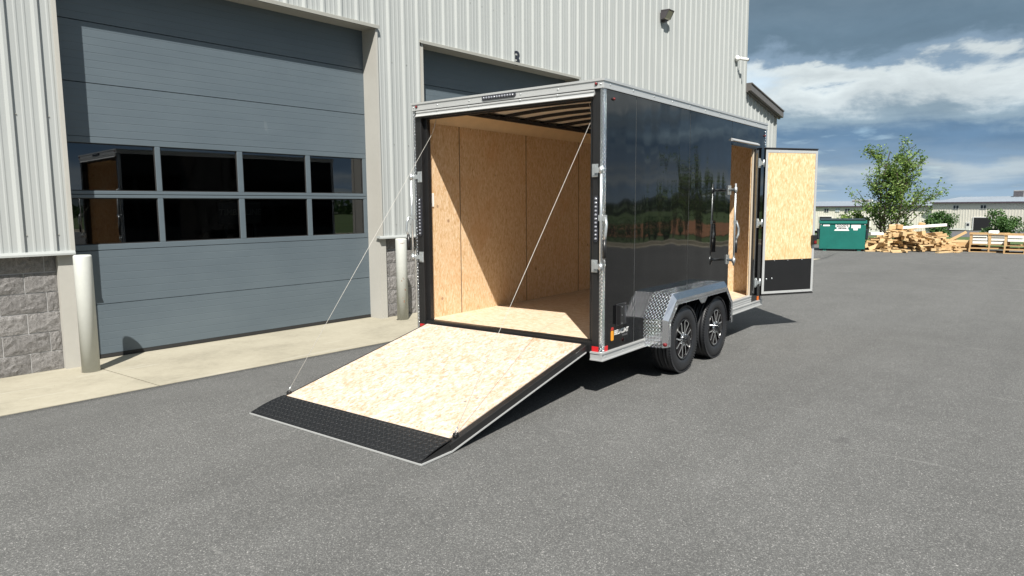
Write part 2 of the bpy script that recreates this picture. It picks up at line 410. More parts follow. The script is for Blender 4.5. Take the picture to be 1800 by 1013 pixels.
def leaf(name, c0, c1):
    m, t, b = base_mat(name)
    ge = t.new('ShaderNodeNewGeometry').outputs['Random Per Island']
    t.put(b.inputs['Base Color'], t.mix(ge, c0, c1)); b.inputs['Roughness'].default_value = 0.55
    out = t.n['Material Output']; tl = t.new('ShaderNodeBsdfTranslucent'); t.put(tl.inputs['Color'], t.mix(ge, tuple(q * 1.6 for q in c0), tuple(q * 1.5 for q in c1)))
    mx = t.new('ShaderNodeMixShader'); mx.inputs[0].default_value = 0.28
    t.l.new(b.outputs[0], mx.inputs[1]); t.l.new(tl.outputs[0], mx.inputs[2]); t.l.new(mx.outputs[0], out.inputs[0]); return m
leaf('locust_leaf', (0.062, 0.130, 0.028), (0.190, 0.275, 0.055)); leaf('maple_leaf', (0.030, 0.085, 0.020), (0.075, 0.150, 0.032)); leaf('wood_leaf', (0.022, 0.050, 0.018), (0.050, 0.085, 0.028))

m, t, b = base_mat('grass')
co = t.new('ShaderNodeTexCoord').outputs['Object']; n1 = t.noise(co, 0.12, 6.0, 0.65); n2 = t.noise(co, 9.0, 4.0, 0.7)
c = t.ramp(t.math('ADD', t.math('MULTIPLY', n1, 0.6), t.math('MULTIPLY', n2, 0.4)), [(0.3, (0.034, 0.062, 0.015)), (0.55, (0.060, 0.100, 0.023)), (0.75, (0.105, 0.125, 0.042))])
t.put(b.inputs['Base Color'], c); b.inputs['Roughness'].default_value = 0.9; t.put(b.inputs['Normal'], t.bump(n2, 0.6, 0.05))

def wood(name, c0, c1):
    m, t, b = base_mat(name)
    co = t.new('ShaderNodeTexCoord').outputs['Object']; oi = t.new('ShaderNodeObjectInfo').outputs['Random']
    g = t.noise(t.mapping(co, scale=(1.0, 26.0, 26.0)), 2.0, 4.0, 0.6)
    c = t.mix(t.math('ADD', t.math('MULTIPLY', g, 0.5), t.math('MULTIPLY', oi, 0.5)), c0, c1)
    t.put(b.inputs['Base Color'], c); b.inputs['Roughness'].default_value = 0.75; return m
wood('lumber', (0.36, 0.22, 0.095), (0.66, 0.50, 0.285)); wood('pallet_wood', (0.36, 0.215, 0.095), (0.55, 0.38, 0.19))

simple('black_frame', (0.012, 0.012, 0.0125), 0.38, var=0.25)
simple('black_matte', (0.015, 0.015, 0.016), 0.7)
simple('black_plastic', (0.014, 0.014, 0.015), 0.35)
simple('kick_black', (0.010, 0.010, 0.011), 0.30, var=0.2)
simple('zinc', (0.60, 0.63, 0.64), 0.34, 0.8, var=0.12, vscale=20)
simple('chrome', (0.80, 0.81, 0.82), 0.12, 1.0)
simple('machined', (0.78, 0.79, 0.80), 0.22, 0.9)
simple('rim_black', (0.010, 0.010, 0.011), 0.22)
simple('cream_ceiling', (0.84, 0.80, 0.70), 0.5, var=0.04)
simple('reveal_edge', (0.50, 0.44, 0.36), 0.6)
simple('seam_brown', (0.17, 0.12, 0.075), 0.5)
simple('polished_edge', (0.70, 0.71, 0.73), 0.14, 1.0, var=0.06, rvar=0.08)
simple('cove_board', (0.70, 0.54, 0.34), 0.30, var=0.08)
simple('white_plastic', (0.78, 0.78, 0.76), 0.45)
simple('bollard_paint', (0.48, 0.495, 0.47), 0.75, var=0.07, vscale=3.0, bump=0.05, bscale=14)
simple('scuff', (0.22, 0.12, 0.075), 0.8)
simple('jamb_paint', (0.40, 0.392, 0.362), 0.45, var=0.05, vscale=2.0)
simple('trim_grey', (0.30, 0.30, 0.275), 0.45, var=0.05)
simple('rake_brown', (0.105, 0.098, 0.094), 0.42, var=0.08)
simple('mortar', (0.38, 0.38, 0.38), 0.9, var=0.15, vscale=12)
simple('dark_room', (0.05, 0.05, 0.05), 0.9)
simple('sign_board', (0.10, 0.10, 0.10), 0.7)
simple('sign_letters', (0.32, 0.31, 0.28), 0.7)
simple('seal_rubber', (0.018, 0.018, 0.018), 0.8)
simple('navy', (0.020, 0.024, 0.034), 0.5)
simple('lens_clear', (0.22, 0.23, 0.26), 0.10)
simple('led_dark', (0.035, 0.037, 0.045), 0.15)
simple('red_lens', (0.16, 0.010, 0.012), 0.14)
simple('red_reflector', (0.52, 0.018, 0.022), 0.28)
simple('amber_lens', (0.70, 0.16, 0.015), 0.2)
simple('logo_orange', (0.74, 0.30, 0.02), 0.4)
simple('logo_red', (0.42, 0.03, 0.02), 0.4)
simple('decal_white', (0.82, 0.82, 0.80), 0.4)
simple('decal_grey', (0.16, 0.16, 0.165), 0.4)
simple('cable_white', (0.46, 0.45, 0.42), 0.45)
simple('lamp_bronze', (0.060, 0.055, 0.060), 0.5)
simple('lamp_lens', (0.42, 0.40, 0.32), 0.25)
simple('dumpster_green', (0.010, 0.135, 0.112), 0.42, var=0.14, vscale=2.5)
simple('dumpster_dark', (0.010, 0.020, 0.024), 0.5)
simple('far_siding', (0.72, 0.695, 0.61), 0.6, var=0.03, vscale=0.2)
simple('far_roof', (0.235, 0.27, 0.31), 0.5, var=0.08, vscale=0.15)
simple('far_trim', (0.085, 0.060, 0.075), 0.5)
simple('far_glass', (0.03, 0.035, 0.05), 0.1)
simple('far_shutter', (0.36, 0.42, 0.47), 0.5)
simple('far_white', (0.75, 0.75, 0.72), 0.5)
simple('hvac_grey', (0.30, 0.30, 0.30), 0.5, var=0.2, vscale=1.0)
simple('bark', (0.085, 0.065, 0.048), 0.9, var=0.3, vscale=8, bump=0.5, bscale=30)
simple('car_white', (0.78, 0.78, 0.78), 0.25, coat=0.5)
simple('plastic_sheet', (0.70, 0.72, 0.74), 0.35)
simple('stacked_white', (0.72, 0.71, 0.66), 0.5, var=0.06, vscale=3)
simple('dirt', (0.25, 0.110, 0.045), 0.95, var=0.2, vscale=0.3)
simple('hill_green', (0.035, 0.055, 0.062), 1.0, var=0.2, vscale=0.006)
simple('kerb_concrete', (0.36, 0.33, 0.26), 0.85, var=0.12, vscale=2)
simple('road', (0.085, 0.085, 0.090), 0.9, var=0.12, vscale=0.2)
M_ = MATS

# ------------------------------------------------------------------ ground, lot, roads
def sstep(a, b, x):
    t = min(1, max(0, (x - a) / (b - a))); return t * t * (3 - 2 * t)
def terrain(x, y):
    low = -4.3 + max(-70, min(10, x + 7)) * 0.042
    if x <= 4 and y <= 25: return -0.45
    return -0.03 + sstep(39, 96, y) * sstep(16, -1, x) * low
xs = [-4000, -1500, -600, -300, -150, -90, -60, -40, -28, -20, -14, -9, -5, -2, 1, 4, 7, 10, 13, 16, 20, 30, 50, 90, 150, 300, 700, 1600, 4000]
ys = [-4000, -1200, -400, -120, -50, -20, 0, 15, 25, 30, 34, 38, 41, 44, 48, 53, 58, 64, 70, 77, 84, 91, 98, 110, 130, 160, 200, 260, 400, 800, 1800, 4000]
g = MB(); g.add([(x, y, terrain(x, y)) for y in ys for x in xs], [(j * len(xs) + i, j * len(xs) + i + 1, (j + 1) * len(xs) + i + 1, (j + 1) * len(xs) + i) for j in range(len(ys) - 1) for i in range(len(xs) - 1)], True)
tag(g.build('ground', M_['grass']), 'green grass field round the paved lot', kind='structure')
KERB = [(7.0, 31.0), (8.6, 30.7), (10.2, 29.8), (12.0, 28.6), (15.0, 27.4), (20.0, 26.2), (30.0, 24.2), (45.0, 21.0), (72.0, 15.0)]
def lot_z(x, y): return (-.092 if x > .84 else -.42) * (1 - sstep(.849, 2.15, x)) * (1 - sstep(24.1, 26.0, y))      # the yard falls a little towards the apron
lot = [(2.2, -60), (72, -60)] + KERB[::-1] + [(2.2, 31.0)]
g = MB(); g.add([(x, y, 0.0) for x, y in lot], [tuple(range(len(lot)))])
lx = [-45, -20, -2.0, .2, .80, .847, 1.0, 1.15, 1.3, 1.45, 1.6, 1.75, 1.9, 2.05, 2.2]; ly = [-60, -20, 0, 10, 20, 23, 24, 24.1, 24.5, 25, 25.5, 26, 31]
g.add([(x, y, lot_z(x, y)) for y in ly for x in lx], [(j * len(lx) + i, j * len(lx) + i + 1, (j + 1) * len(lx) + i + 1, (j + 1) * len(lx) + i) for j in range(len(ly) - 1) for i in range(len(lx) - 1)], True)
tag(g.build('asphalt_lot', M_['asphalt']), 'grey asphalt yard in front of the warehouse', kind='structure')
def offset_line(pts, d):
    out = []
    for i, p in enumerate(pts):
        a = Vector(pts[max(0, i - 1)]); b = Vector(pts[min(len(pts) - 1, i + 1)]); t = (b - a).normalized(); out.append((p[0] - t.y * d, p[1] + t.x * d))
    return out
KG, K0, K1 = offset_line(KERB, -.75), offset_line(KERB, 0.0), offset_line(KERB, 0.45)
g = MB(); prof = [(-.02, 0), (.13, 0), (.15, 1), (-.02, 1)]
L = lambda pts, z: [(p[0], p[1], z) for p in pts]
g.strip(L(KG, .006), L(K0, .012)).strip(L(K0, -.02), L(K0, .15)).strip(L(K0, .15), L(K1, .155)).strip(L(K1, .155), L(K1, -.05))
tag(g.build('kerb', M_['kerb_concrete']), 'pale concrete kerb edging the asphalt yard', kind='structure')
g = MB(); rx = [-120, -90, -70, -50, -30, -20, -12, -6, 0, 6, 12]; ry = [104, 112, 125, 145, 170, 192]
g.add([(x, y, terrain(x, y) + .06) for y in ry for x in rx], [(j * len(rx) + i, j * len(rx) + i + 1, (j + 1) * len(rx) + i + 1, (j + 1) * len(rx) + i) for j in range(len(ry) - 1) for i in range(len(rx) - 1)], True)
tag(g.build('far_road', M_['road']), 'grey paved yard of the far buildings', kind='structure')
g = MB(); g.add([(15, 37, .0), (26, 36, .02), (42, 44, .03), (40, 62, .05), (21, 66, .05), (14, 50, .02)], [(0, 1, 2, 3, 4, 5)])
tag(g.build('dirt_patch', M_['dirt']), 'bare orange dirt beyond the grass', kind='structure')
# hills on the horizon to the right of the frame
g = MB(); A = []; B_ = []; C_ = []
for i in range(90):
    az = R(4 + i * 1.6); r = 1900; hh = 26 + 16 * mnoise.noise(Vector((i * .11, 3.3, 0))) + 6 * mnoise.noise(Vector((i * .43, 7.7, 0)))
    hh *= sstep(0, 8, i)
    A.append((r * math.sin(az), r * math.cos(az), -8)); B_.append(((r + 220) * math.sin(az), (r + 220) * math.cos(az), hh)); C_.append(((r + 900) * math.sin(az), (r + 900) * math.cos(az), -8))
g.strip(A, B_, True).strip(B_, C_, True)
tag(g.build('hills', M_['hill_green']), 'low blue green hills along the horizon', kind='structure')

# concrete apron along the building
ap = empty('concrete_apron', (0.0, 6.0, 0.0)); tag(ap, 'pale concrete apron strip along the warehouse doors', kind='structure')
# the warehouse and what hangs on it are drawn on their own grid: one unit is BK metres, its origin lies at BO
BK = 1.13; BO = Vector((-1.055, 0.0, -.2207))
joints = [-13.6, -9.3, -5.2, -1.1, 2.92, 7.66, 12.7, 17.3, 20.8, 24.05]
for a, b_ in zip(joints[:-1], joints[1:]):
    g = MB(); g.prism([(-1.50, -.153), (-1.055, -.153), (.849, -.086), (.849, -.30), (-1.50, -.30)], a + .009 - 6, b_ - .009 - 6, 'y')
    g.build('slab', M_['concrete'], ap)
def on_grid(o):
    k = BK * (.72 if o.name.startswith('wall_lamp') else 1.0); o.location = BO + BK * Vector(o.location); o.scale = (k, k, k); return o

# ------------------------------------------------------------------ warehouse
wh = empty('metal_warehouse', (0, 6, 0)); tag(wh, 'tall beige ribbed metal warehouse with grey block base beside the trailer', 'warehouse')
WO = Vector((0, -6, 0))
PER = 0.2755; PH = 5.058
cell = [(0, 0), (.024, .030), (.052, .030), (.068, 0), (.128, 0), (.138, .004), (.152, .004), (.162, 0), (.200, 0), (.210, .004), (.224, .004), (.234, 0)]
def profile(y0, y1):
    k0 = math.floor((y0 - PH) / PER) - 1; pts = []
    for k in range(k0, k0 + int((y1 - y0) / PER) + 4):
        for a, h in cell: pts.append((PH + k * PER + a, h))
    out = []
    for (ya, ha), (yb, hb) in zip(pts[:-1], pts[1:]):
        for yy in (y0, y1):
            if ya < yy < yb: out.append((yy, ha + (hb - ha) * (yy - ya) / (yb - ya)))
        if y0 <= yb <= y1: out.append((yb, hb))
    out = sorted(set(out)); return out
screws = MB()
def siding(y0, y1, z0, ztop, scr=True):
    k = math.floor((y0 - PH) / (3 * PER)); y = PH + k * 3 * PER
    while y < y1:
        a, b_ = max(y0, y), min(y1, y + 3 * PER)
        if b_ - a > .004:
            P = profile(a, b_); zt = ztop if callable(ztop) else (lambda q: ztop)
            g = MB(); g.strip([(h, q - 6, z0) for q, h in P], [(h, q - 6, zt(q)) for q, h in P])
            g.build('wall_panel', M_['siding'], wh)
        y += 3 * PER
    if scr:
        k = math.floor((y0 - PH) / PER)
        for i in range(k, k + int((y1 - y0) / PER) + 2):
            q = PH + i * PER + .082 - 6
            if y0 - 6 + .02 < q < y1 - 6 - .02:
                zz = 0
                for z in (1.45, 2.62, 3.79, 4.96, 6.13, 7.3):
                    zm = ztop(q + 6) if callable(ztop) else ztop
                    if z0 + .05 < z < zm - .1: screws.lathe([(.0075, 0), (.0075, .004), (.005, .006), (.005, .009), (0.0, .009)], 6, 'x', Matrix.Translation((0.0, q, z)), smooth=False)
YL, YR, ZT = 2.5117, 6.487, 4.214
Y2L, Y2R, ZT2 = 7.372, 11.40, 4.150
HT = 8.6; ZM = 1.272; YC = 19.45; YE = 21.88
siding(-12, YL, ZM, HT); siding(YL, YR, ZT, HT); siding(YR, Y2L, ZM, HT); siding(Y2L, Y2R, ZT2, HT); siding(Y2R, YC, ZM, HT)
lean = lambda q: 4.87 - (q - YC) * .205
siding(YC, YE, ZM, lean, False)
tag(screws.build('screw_heads', M_['trim_grey'], wh), kind='stuff')
# shell behind the siding
g = MB(); g.box(-22, -.26, -18, YL - .15 - 6, 0.0, ZM); g.box(-22, -.02, -18, YL - .15 - 6, ZM, HT); g.box(-22, -.40, YL - 6 - .15, Y2R - 6 + .2, ZT + .12, HT); g.box(-22, -.26, Y2R - 6 + .12, YC - 6, 0.0, ZM); g.box(-22, -.02, Y2R - 6 + .12, YC - 6, ZM, HT)
g.box(-.40, -.26, YR - 6 + .13, Y2L - 6 - .13, 0.0, ZM); g.box(-.40, -.02, YR - 6 + .13, Y2L - 6 - .13, ZM, HT); g.box(-.39, -.02, YL - 6 - .15, YR - 6 + .13, ZT + .012, HT - .01); g.box(-.39, -.02, Y2L - 6 - .13, Y2R - 6 + .12, ZT2 + .012, HT - .01)
g.box(-22, -9.5, YL - 6 - .15, Y2R - 6 + .2, 0, ZT + .12)
g.build('wall_core', M_['dark_room'], wh)
g = MB(); g.prism([(YC - 6, ZM), (YE - 6, ZM), (YE - 6, lean(YE) - .02), (YC - 6, lean(YC) - .02)], -18, -.02, 'x'); g.box(-18, -.26, YC - 6, YE - 6, 0, ZM); g.build('annex_core', M_['siding'], wh)
g = MB(); g.box(-9.5, -9.45, YL - 6 - .1, Y2R - 6 + .1, .06, 4.3); g.box(-9.5, -.36, YL - 6 - .15, Y2R - 6 + .2, .0, .055); g.build('inner_room', M_['dark_room'], wh)
g = MB(); g.box(-22.1, .12, -18.1, YC - 6 + .1, HT, HT + .25); g.build('roof', M_['rake_brown'], wh)
# corner, base and rake trims
g = MB(); g.box(-.05, .042, YC - 6 - .03, YC - 6 + .045, ZM, HT - .002); g.build('corner_trim', M_['siding'], wh)
g = MB(); g.box(-.05, .040, YE - 6 - .04, YE - 6 + .03, ZM, lean(YE) - .03); g.build('corner_trim', M_['siding'], wh)
def rake_poly(dz0, dz1): return [(YC - 6 + .02, lean(YC) + dz0), (YE - 6 + .14, lean(YE + .14) + dz0), (YE - 6 + .14, lean(YE + .14) + dz1), (YC - 6 + .02, lean(YC) + dz1)]
g = MB(); g.prism(rake_poly(-.01, .17), .035, .19, 'x'); g.prism(rake_poly(.17, .20), -.1, .215, 'x'); g.prism(rake_poly(-.045, -.01), .034, .10, 'x'); rk = g.build('rake_trim', M_['rake_brown'], wh)
g = MB(); g.prism([(YC - 6, lean(YC) + .01), (YE - 6 + .13, lean(YE + .13) + .01), (YE - 6 + .13, lean(YE + .13) + .165), (YC - 6, lean(YC) + .165)], -18, .034, 'x'); g.build('annex_roof', M_['rake_brown'], wh)
for a, b_ in ((-12, YL), (YR - .035, Y2L + .03), (Y2R, YE)):
    g = MB(); g.prism([(-.06, ZM - .012), (.052, ZM - .03), (.052, ZM - .012), (.040, ZM + .012), (-.02, ZM + .012)], a - 6, b_ - 6, 'y'); g.build('base_trim', M_['siding'], wh)
def opening(y0, y1, zt):
    g = MB(); g.box(-.30, -.012, y0 - 6 - .15, y0 - 6, .06, ZM - .015); g.box(-.30, .002, y0 - 6 - .028, y0 - 6, ZM - .015, zt); g.box(-.02, .036, y0 - 6 - .030, y0 - 6 + .004, ZM + .012, zt); g.build('door_jamb', M_['jamb_paint'], wh)
    g = MB(); g.box(-.30, -.012, y1 - 6, y1 - 6 + .115, .06, ZM - .031); g.box(-.30, .002, y1 - 6, y1 - 6 + .028, ZM - .031, zt); g.box(-.02, .036, y1 - 6 - .004, y1 - 6 + .030, ZM + .012, zt); g.build('door_jamb', M_['jamb_paint'], wh)
    g = MB(); g.box(-.40, .0, y0 - 6, y1 - 6, zt, zt + .012); g.build('door_soffit', M_['jamb_paint'], wh)
    g = MB(); g.prism([(-.01, zt + .055), (.062, zt + .030), (.062, zt - .014), (.056, zt - .014), (.056, zt + .0), (-.01, zt + .0)], y0 - 6 - .06, y1 - 6 + .05, 'y'); g.build('header_flashing', M_['trim_grey'], wh)
opening(YL, YR, ZT); opening(Y2L, Y2R, ZT2)
# split-face block base
random.seed(5)
BW, BH, JT = .4064, .2032, .0105
def block_mesh(wd, seed):
    rnd = random.Random(seed); nx, nz = (9, 5) if wd > .3 else (5, 5); vs = []; fs = []
    y1, z1 = wd - JT, BH - JT
    for j in range(nz + 1):
        for i in range(nx + 1):
            e = min(i, nx - i, j, nz - j); d_ = rnd.uniform(0, .003) if e == 0 else (0.006 + rnd.uniform(-.002, .006) + .006 * mnoise.noise(Vector((i * .5 + seed * 7, j * .6, seed))))
            vs.append((d_, i / nx * y1, j / nz * z1))
    W_ = nx + 1
    for j in range(nz):
        for i in range(nx): fs.append((j * W_ + i, j * W_ + i + 1, (j + 1) * W_ + i + 1, (j + 1) * W_ + i))
    o = len(vs); vs += [(-.06, 0, 0), (-.06, y1, 0), (-.06, y1, z1), (-.06, 0, z1)]; a, b_, c, d2 = 0, nx, nz * W_ + nx, nz * W_
    fs += [tuple([a, o] + [o + 1] + list(range(b_, a, -1))), tuple(range(d2, c + 1)) + (o + 2, o + 3), tuple(range(b_, c + 1, W_))[::-1] + (o + 1, o + 2), tuple(range(a, d2 + 1, W_)) + (o + 3, o)]
    g = MB(); g.add(vs, fs); me = g.mesh('block'); me.materials.append(M_['split_block']); return me
full = [block_mesh(BW, k) for k in range(6)]
parts_cache = {}
def block_run(y0, y1, phase_even, phase_odd):
    bw = empty('block_wall', (-.075, y0 - 6, 0), parent=wh)
    g = MB(); g.box(-.18, 0, 0, y1 - y0, .0, ZM - .02); g.build('mortar_bed', M_['mortar'], bw)
    for row in range(6):
        z = .062 + row * BH; ph = phase_even if row % 2 == 0 else phase_odd
        y = y1 - ph; edges = [y1]
        while y > y0 + .03: edges.append(y); y -= BW
        edges.append(y0)
        for b_, a in zip(edges[:-1], edges[1:]):
            wd = b_ - a
            if wd < .03: continue
            if abs(wd - BW) < .001: me = full[random.randrange(6)]
            else:
                key = (round(wd, 2), random.randrange(3))
                if key not in parts_cache: parts_cache[key] = block_mesh(round(wd, 2), hash(key) % 91)
                me = parts_cache[key]
            o = link('block', me, None, bw); o.location = (.004, a - y0 + JT / 2, z)
block_run(-3.6, YL - .15, .29, .107); block_run(YR + .115, Y2L - .15, .31, .107); block_run(Y2R + .115, YE, .29, .107)

# overhead sectional doors
def overhead_door(yoff, label, zscale=1.0):
    D0 = -.273; root = empty('overhead_door', (D0, YL + yoff, .06)); tag(root, label, 'garage door', 'overhead doors of the warehouse')
    y0, y1 = -.06, (YR - YL) + .06
    def section(z0, z1):
        n = max(2, round((z1 - z0 - .03) / .0785)); P = [(-.045, z0), (0, z0 + .003)]
        for i in range(1, n):
            z = z0 + (z1 - z0) * i / n; P += [(0, z - .003), (-.0016, z - .0008), (-.0016, z + .0008), (0, z + .003)]
        P += [(0, z1 - .007), (-.007, z1 - .004), (-.045, z1 - .004)]
        g = MB(); g.strip([(a, y0, z) for a, z in P], [(a, y1, z) for a, z in P]); g.add([(-.045, y0, z0), (-.045, y1, z0), (-.045, y1, z1 - .004), (-.045, y0, z1 - .004)], [(0, 1, 2, 3)])
        g.build('door_section', M_['door_paint'], root)
    z = lambda q: q - .06
    section(z(.105), z(.662)); section(z(.662), z(1.255)); section(z(2.475), z(3.040)); section(z(3.040), z(3.675)); section(z(3.675), z(4.31))
    g = MB(); g.box(-.04, .004, y0, y1, z(.066), z(.105)); g.build('bottom_seal', M_['seal_rubber'], root)
    st = [(-.06, .095), (.988, 1.047), (1.980, 2.052), (2.963, 3.033), (3.913, 4.035)]
    for zz0, zz1, ra, rb in ((1.255, 1.858, 1.318, 1.822), (1.862, 2.475, 1.900, 2.408)):
        fr = empty('window_section', (0, 0, 0), parent=root)
        for a, b_ in ((zz0, ra), (rb, zz1)):
            g = MB(); g.cbox(-.045, 0, y0, y1, z(a) + .001, z(b_) - .001, .003); g.build('rail', M_['door_paint'], fr)
        for a, b_ in st:
            g = MB(); g.cbox(-.044, -.001, a, b_, z(ra), z(rb), .003); g.build('stile', M_['door_paint'], fr)
        for (a0, a1), (b0, b1) in zip(st[:-1], st[1:]):
            g = MB(); g.box(-.034, -.012, a1, a1 + .009, z(ra), z(rb)); g.box(-.034, -.012, b0 - .009, b0, z(ra), z(rb)); g.box(-.034, -.012, a1 + .009, b0 - .009, z(rb) - .009, z(rb)); g.box(-.034, -.012, a1 + .009, b0 - .009, z(ra), z(ra) + .009); g.build('glazing_bead', M_['seal_rubber'], fr)
            tl = random.uniform(-.0012, .0012)
            g = MB(); g.add([(-.022 + tl, a1, z(ra)), (-.022 - tl, b0, z(ra)), (-.022 - tl, b0, z(rb)), (-.022 + tl, a1, z(rb))], [(0, 1, 2, 3)]); g.build('pane', M_['pane_glass'], fr, fix=False)
    return root
overhead_door(0, 'big blue grey sectional overhead door with two rows of windows, nearest the camera')
d2 = overhead_door(Y2L - YL, 'blue grey overhead door under the number, mostly hidden by the trailer'); d2.location.z -= .06
# the faint sign behind the glass
sg = empty('hanging_sign', (-1.05, 4.62, .06)); tag(sg, 'dim dark sign with arched lettering behind the window panes', 'sign')
g = MB(); g.cbox(-.03, 0, -.02, .60, 1.42, 1.72, .006); g.build('board', M_['sign_board'], sg)
me = text_mesh('TIMBERLINE', .115, .002, shear=.1, bold=.003); o = link('lettering', me, M_['sign_letters'], sg); o.rotation_euler = (R(90), 0, R(90)); o.location = (.003, .29, 1.585)
g = MB(); g.box(-.03, 0, .06, .10, 0, 1.42); g.box(-.03, 0, .48, .52, 0, 1.42); g.build('post', M_['sign_board'], sg)

def bollard(x, y, label, sc_):
    g = MB(); prof = [(.082, -.05), (.082, 1.164), (.079, 1.179), (.070, 1.185), (0.0, 1.187)]
    b_ = empty('bollard', (x, y, .066)); tag(b_, label, 'bollard', 'steel bollards at the door jambs')
    g.lathe(prof, 40, 'z'); g.build('post', M_['bollard_paint'], b_)
    g = MB(); g.lathe([(.094, .0), (.094, .004), (.083, .006)], 32, 'z', cap=False); g.build('sealant_ring', M_['seal_rubber'], b_)
    if sc_:
        rnd = random.Random(4); g = MB()
        for a, z, w_, h in ((-.55, 1.12, .05, .006), (-.2, 1.125, .03, .004), (-.75, .58, .010, .02), (-.5, .62, .012, .012), (-.35, .60, .02, .006), (-.15, .45, .012, .03), (-.4, .28, .014, .035), (-.62, .33, .008, .012)):
            A = []; B = []
            for q in range(4): aa = a + (q / 3 - .5) * w_ / .082; A.append((.0828 * math.cos(aa), .0828 * math.sin(aa), z - h / 2 + rnd.uniform(-.003, .003))); B.append((.0828 * math.cos(aa), .0828 * math.sin(aa), z + h / 2 + rnd.uniform(-.003, .003)))
            g.strip(A, B)
        g.build('paint_chips', M_['scuff'], b_, fix=False)
bollard(.362, 2.470, 'pale grey steel bollard beside the block wall, nearest the camera', False)
bollard(.330, 6.600, 'scuffed pale grey bollard beside the open trailer rear', True)

me = text_mesh('3', .34, .006, bold=.006); o = link('door_number', me, M_['navy']); o.rotation_euler = (R(90), 0, R(90)); o.location = (.041, 9.566, 4.238)
tag(o, 'dark door number three on the metal siding', 'number')
wl = empty('wall_lamp', (.033, 14.72, 5.84)); tag(wl, 'dark bronze floodlight with pale lens high on the siding', 'lamp')
g = MB(); g.prism([(0, .02), (.16, .06), (.28, .27), (.26, .30), (0, .30)], -.17, -.16, 'y'); g.prism([(0, .02), (.16, .06), (.28, .27), (.26, .30), (0, .30)], .16, .17, 'y'); g.prism([(0, .28), (.28, .272), (.29, .30), (0, .315)], -.175, .175, 'y'); g.box(0, .10, -.16, .16, .02, .28); g.box(-.02, .10, -.05, .05, -.03, .03); g.build('housing', M_['lamp_bronze'], wl)
g = MB(); g.prism([(.10, .04), (.155, .065), (.262, .268), (.10, .275)], -.158, .158, 'y'); g.build('lens', M_['lamp_lens'], wl)
scam = empty('security_camera', (.033, 18.78, 5.58)); tag(scam, 'small white bullet security camera near the building corner', 'camera')
g = MB(); g.lathe([(.075, 0), (.075, .05), (.05, .07), (.03, .10), (0.0, .10)], 20, 'x', Matrix.Translation((0, 0, .05))); g.build('mount', M_['white_plastic'], scam)
g = MB(); g.tube([(.09, 0, .05), (.13, .05, .045)], .025, 12); g.tube([(.10, .02, .045), (.26, .17, .01)], .042, 16); g.build('body', M_['white_plastic'], scam)
g = MB(); g.tube([(.258, .168, .0105), (.272, .182, .007)], .036, 16); g.build('lens_face', M_['black_plastic'], scam)

for o in [q for q in list(col.objects) if q.parent is None and q.name.split('.')[0] in ('metal_warehouse', 'overhead_door', 'hanging_sign', 'bollard', 'door_number', 'wall_lamp', 'security_camera')]: on_grid(o)

# ------------------------------------------------------------------ trailer (u right, w forward, z up; origin under the rear right corner)
tr = empty('cargo_trailer', (4.771, 5.087, 0), 0.0592)
tag(tr, 'glossy black enclosed cargo trailer with rear ramp down and side door open', 'trailer')
TW, TL, TH = 2.254, 4.333, 2.757
def part(mb, name, mat, parent=None, **kw): return mb.build(name, M_[mat], parent or tr, **kw)
def rivets(mb, pts, n, r=.007, h=.003):
    q = Vector(n).to_track_quat('Z', 'Y').to_matrix().to_4x4()
    for p in pts: mb.lathe([(r, 0), (r * .7, h * .8), (0, h)], 8, 'z', Matrix.Translation(p) @ q)

# floor, frame and running gear
fl = MB(); fl.box(-TW + .05, -.05, .09, TL - .05, .478, .500); part(fl, 'floor', 'osb_floor')
ch = MB()
for u in (-TW + .02, -.12): ch.box(u, u + .10, .02, TL - .02, .352, .470)
for k in range(11): ch.box(-TW + .12, -.12, .12 + k * .405, .16 + k * .405, .385, .474)
part(ch, 'chassis', 'black_matte')
DW0, DW1, DZ0, DZ1 = 3.045, 3.905, .500, 2.412
# outer skin: the sheets of the right side
def skin(poly, u0=-.014, u1=0.0): g = MB(); g.prism(poly, u0, u1, 'x'); return part(g, 'side_sheet', 'black_skin')
G = .0042
def rect(a, b, c, d): return [(a, c), (b, c), (b, d), (a, d)]
skin(rect(.03, .602 - G, .405, 2.70)); skin(rect(.602 + G, 1.823 - G, .405, 2.70)); skin(rect(1.823 + G, DW0 - G, .405, 2.70))
skin([(DW0 + G, DZ1 + .012), (DW1 + .012, DZ1 + .012), (DW1 + .012, .405), (4.30, .405), (4.30, 2.70), (DW0 + G, 2.70)])
for a, b_ in ((.03, .602), (.602, 1.823), (1.823, 3.045), (3.045, 4.30)): skin(rect(a + G, b_ - G, .405, 2.70), -TW, -TW + .014)
sr = MB()
for w_ in (.602, 1.823, DW0): sr.box(-.013, -.0025, w_ - .006, w_ + .006, DZ1 + .03 if w_ == DW0 else .41, 2.69)
part(sr, 'sheet_backing', 'zinc')
g = MB(); g.prism([(-TW + .014, .41), (-.014, .41), (-.014, 2.70), (-TW + .014, 2.70)], TL - .035, TL - .02, 'y'); part(g, 'front_sheet', 'black_skin')
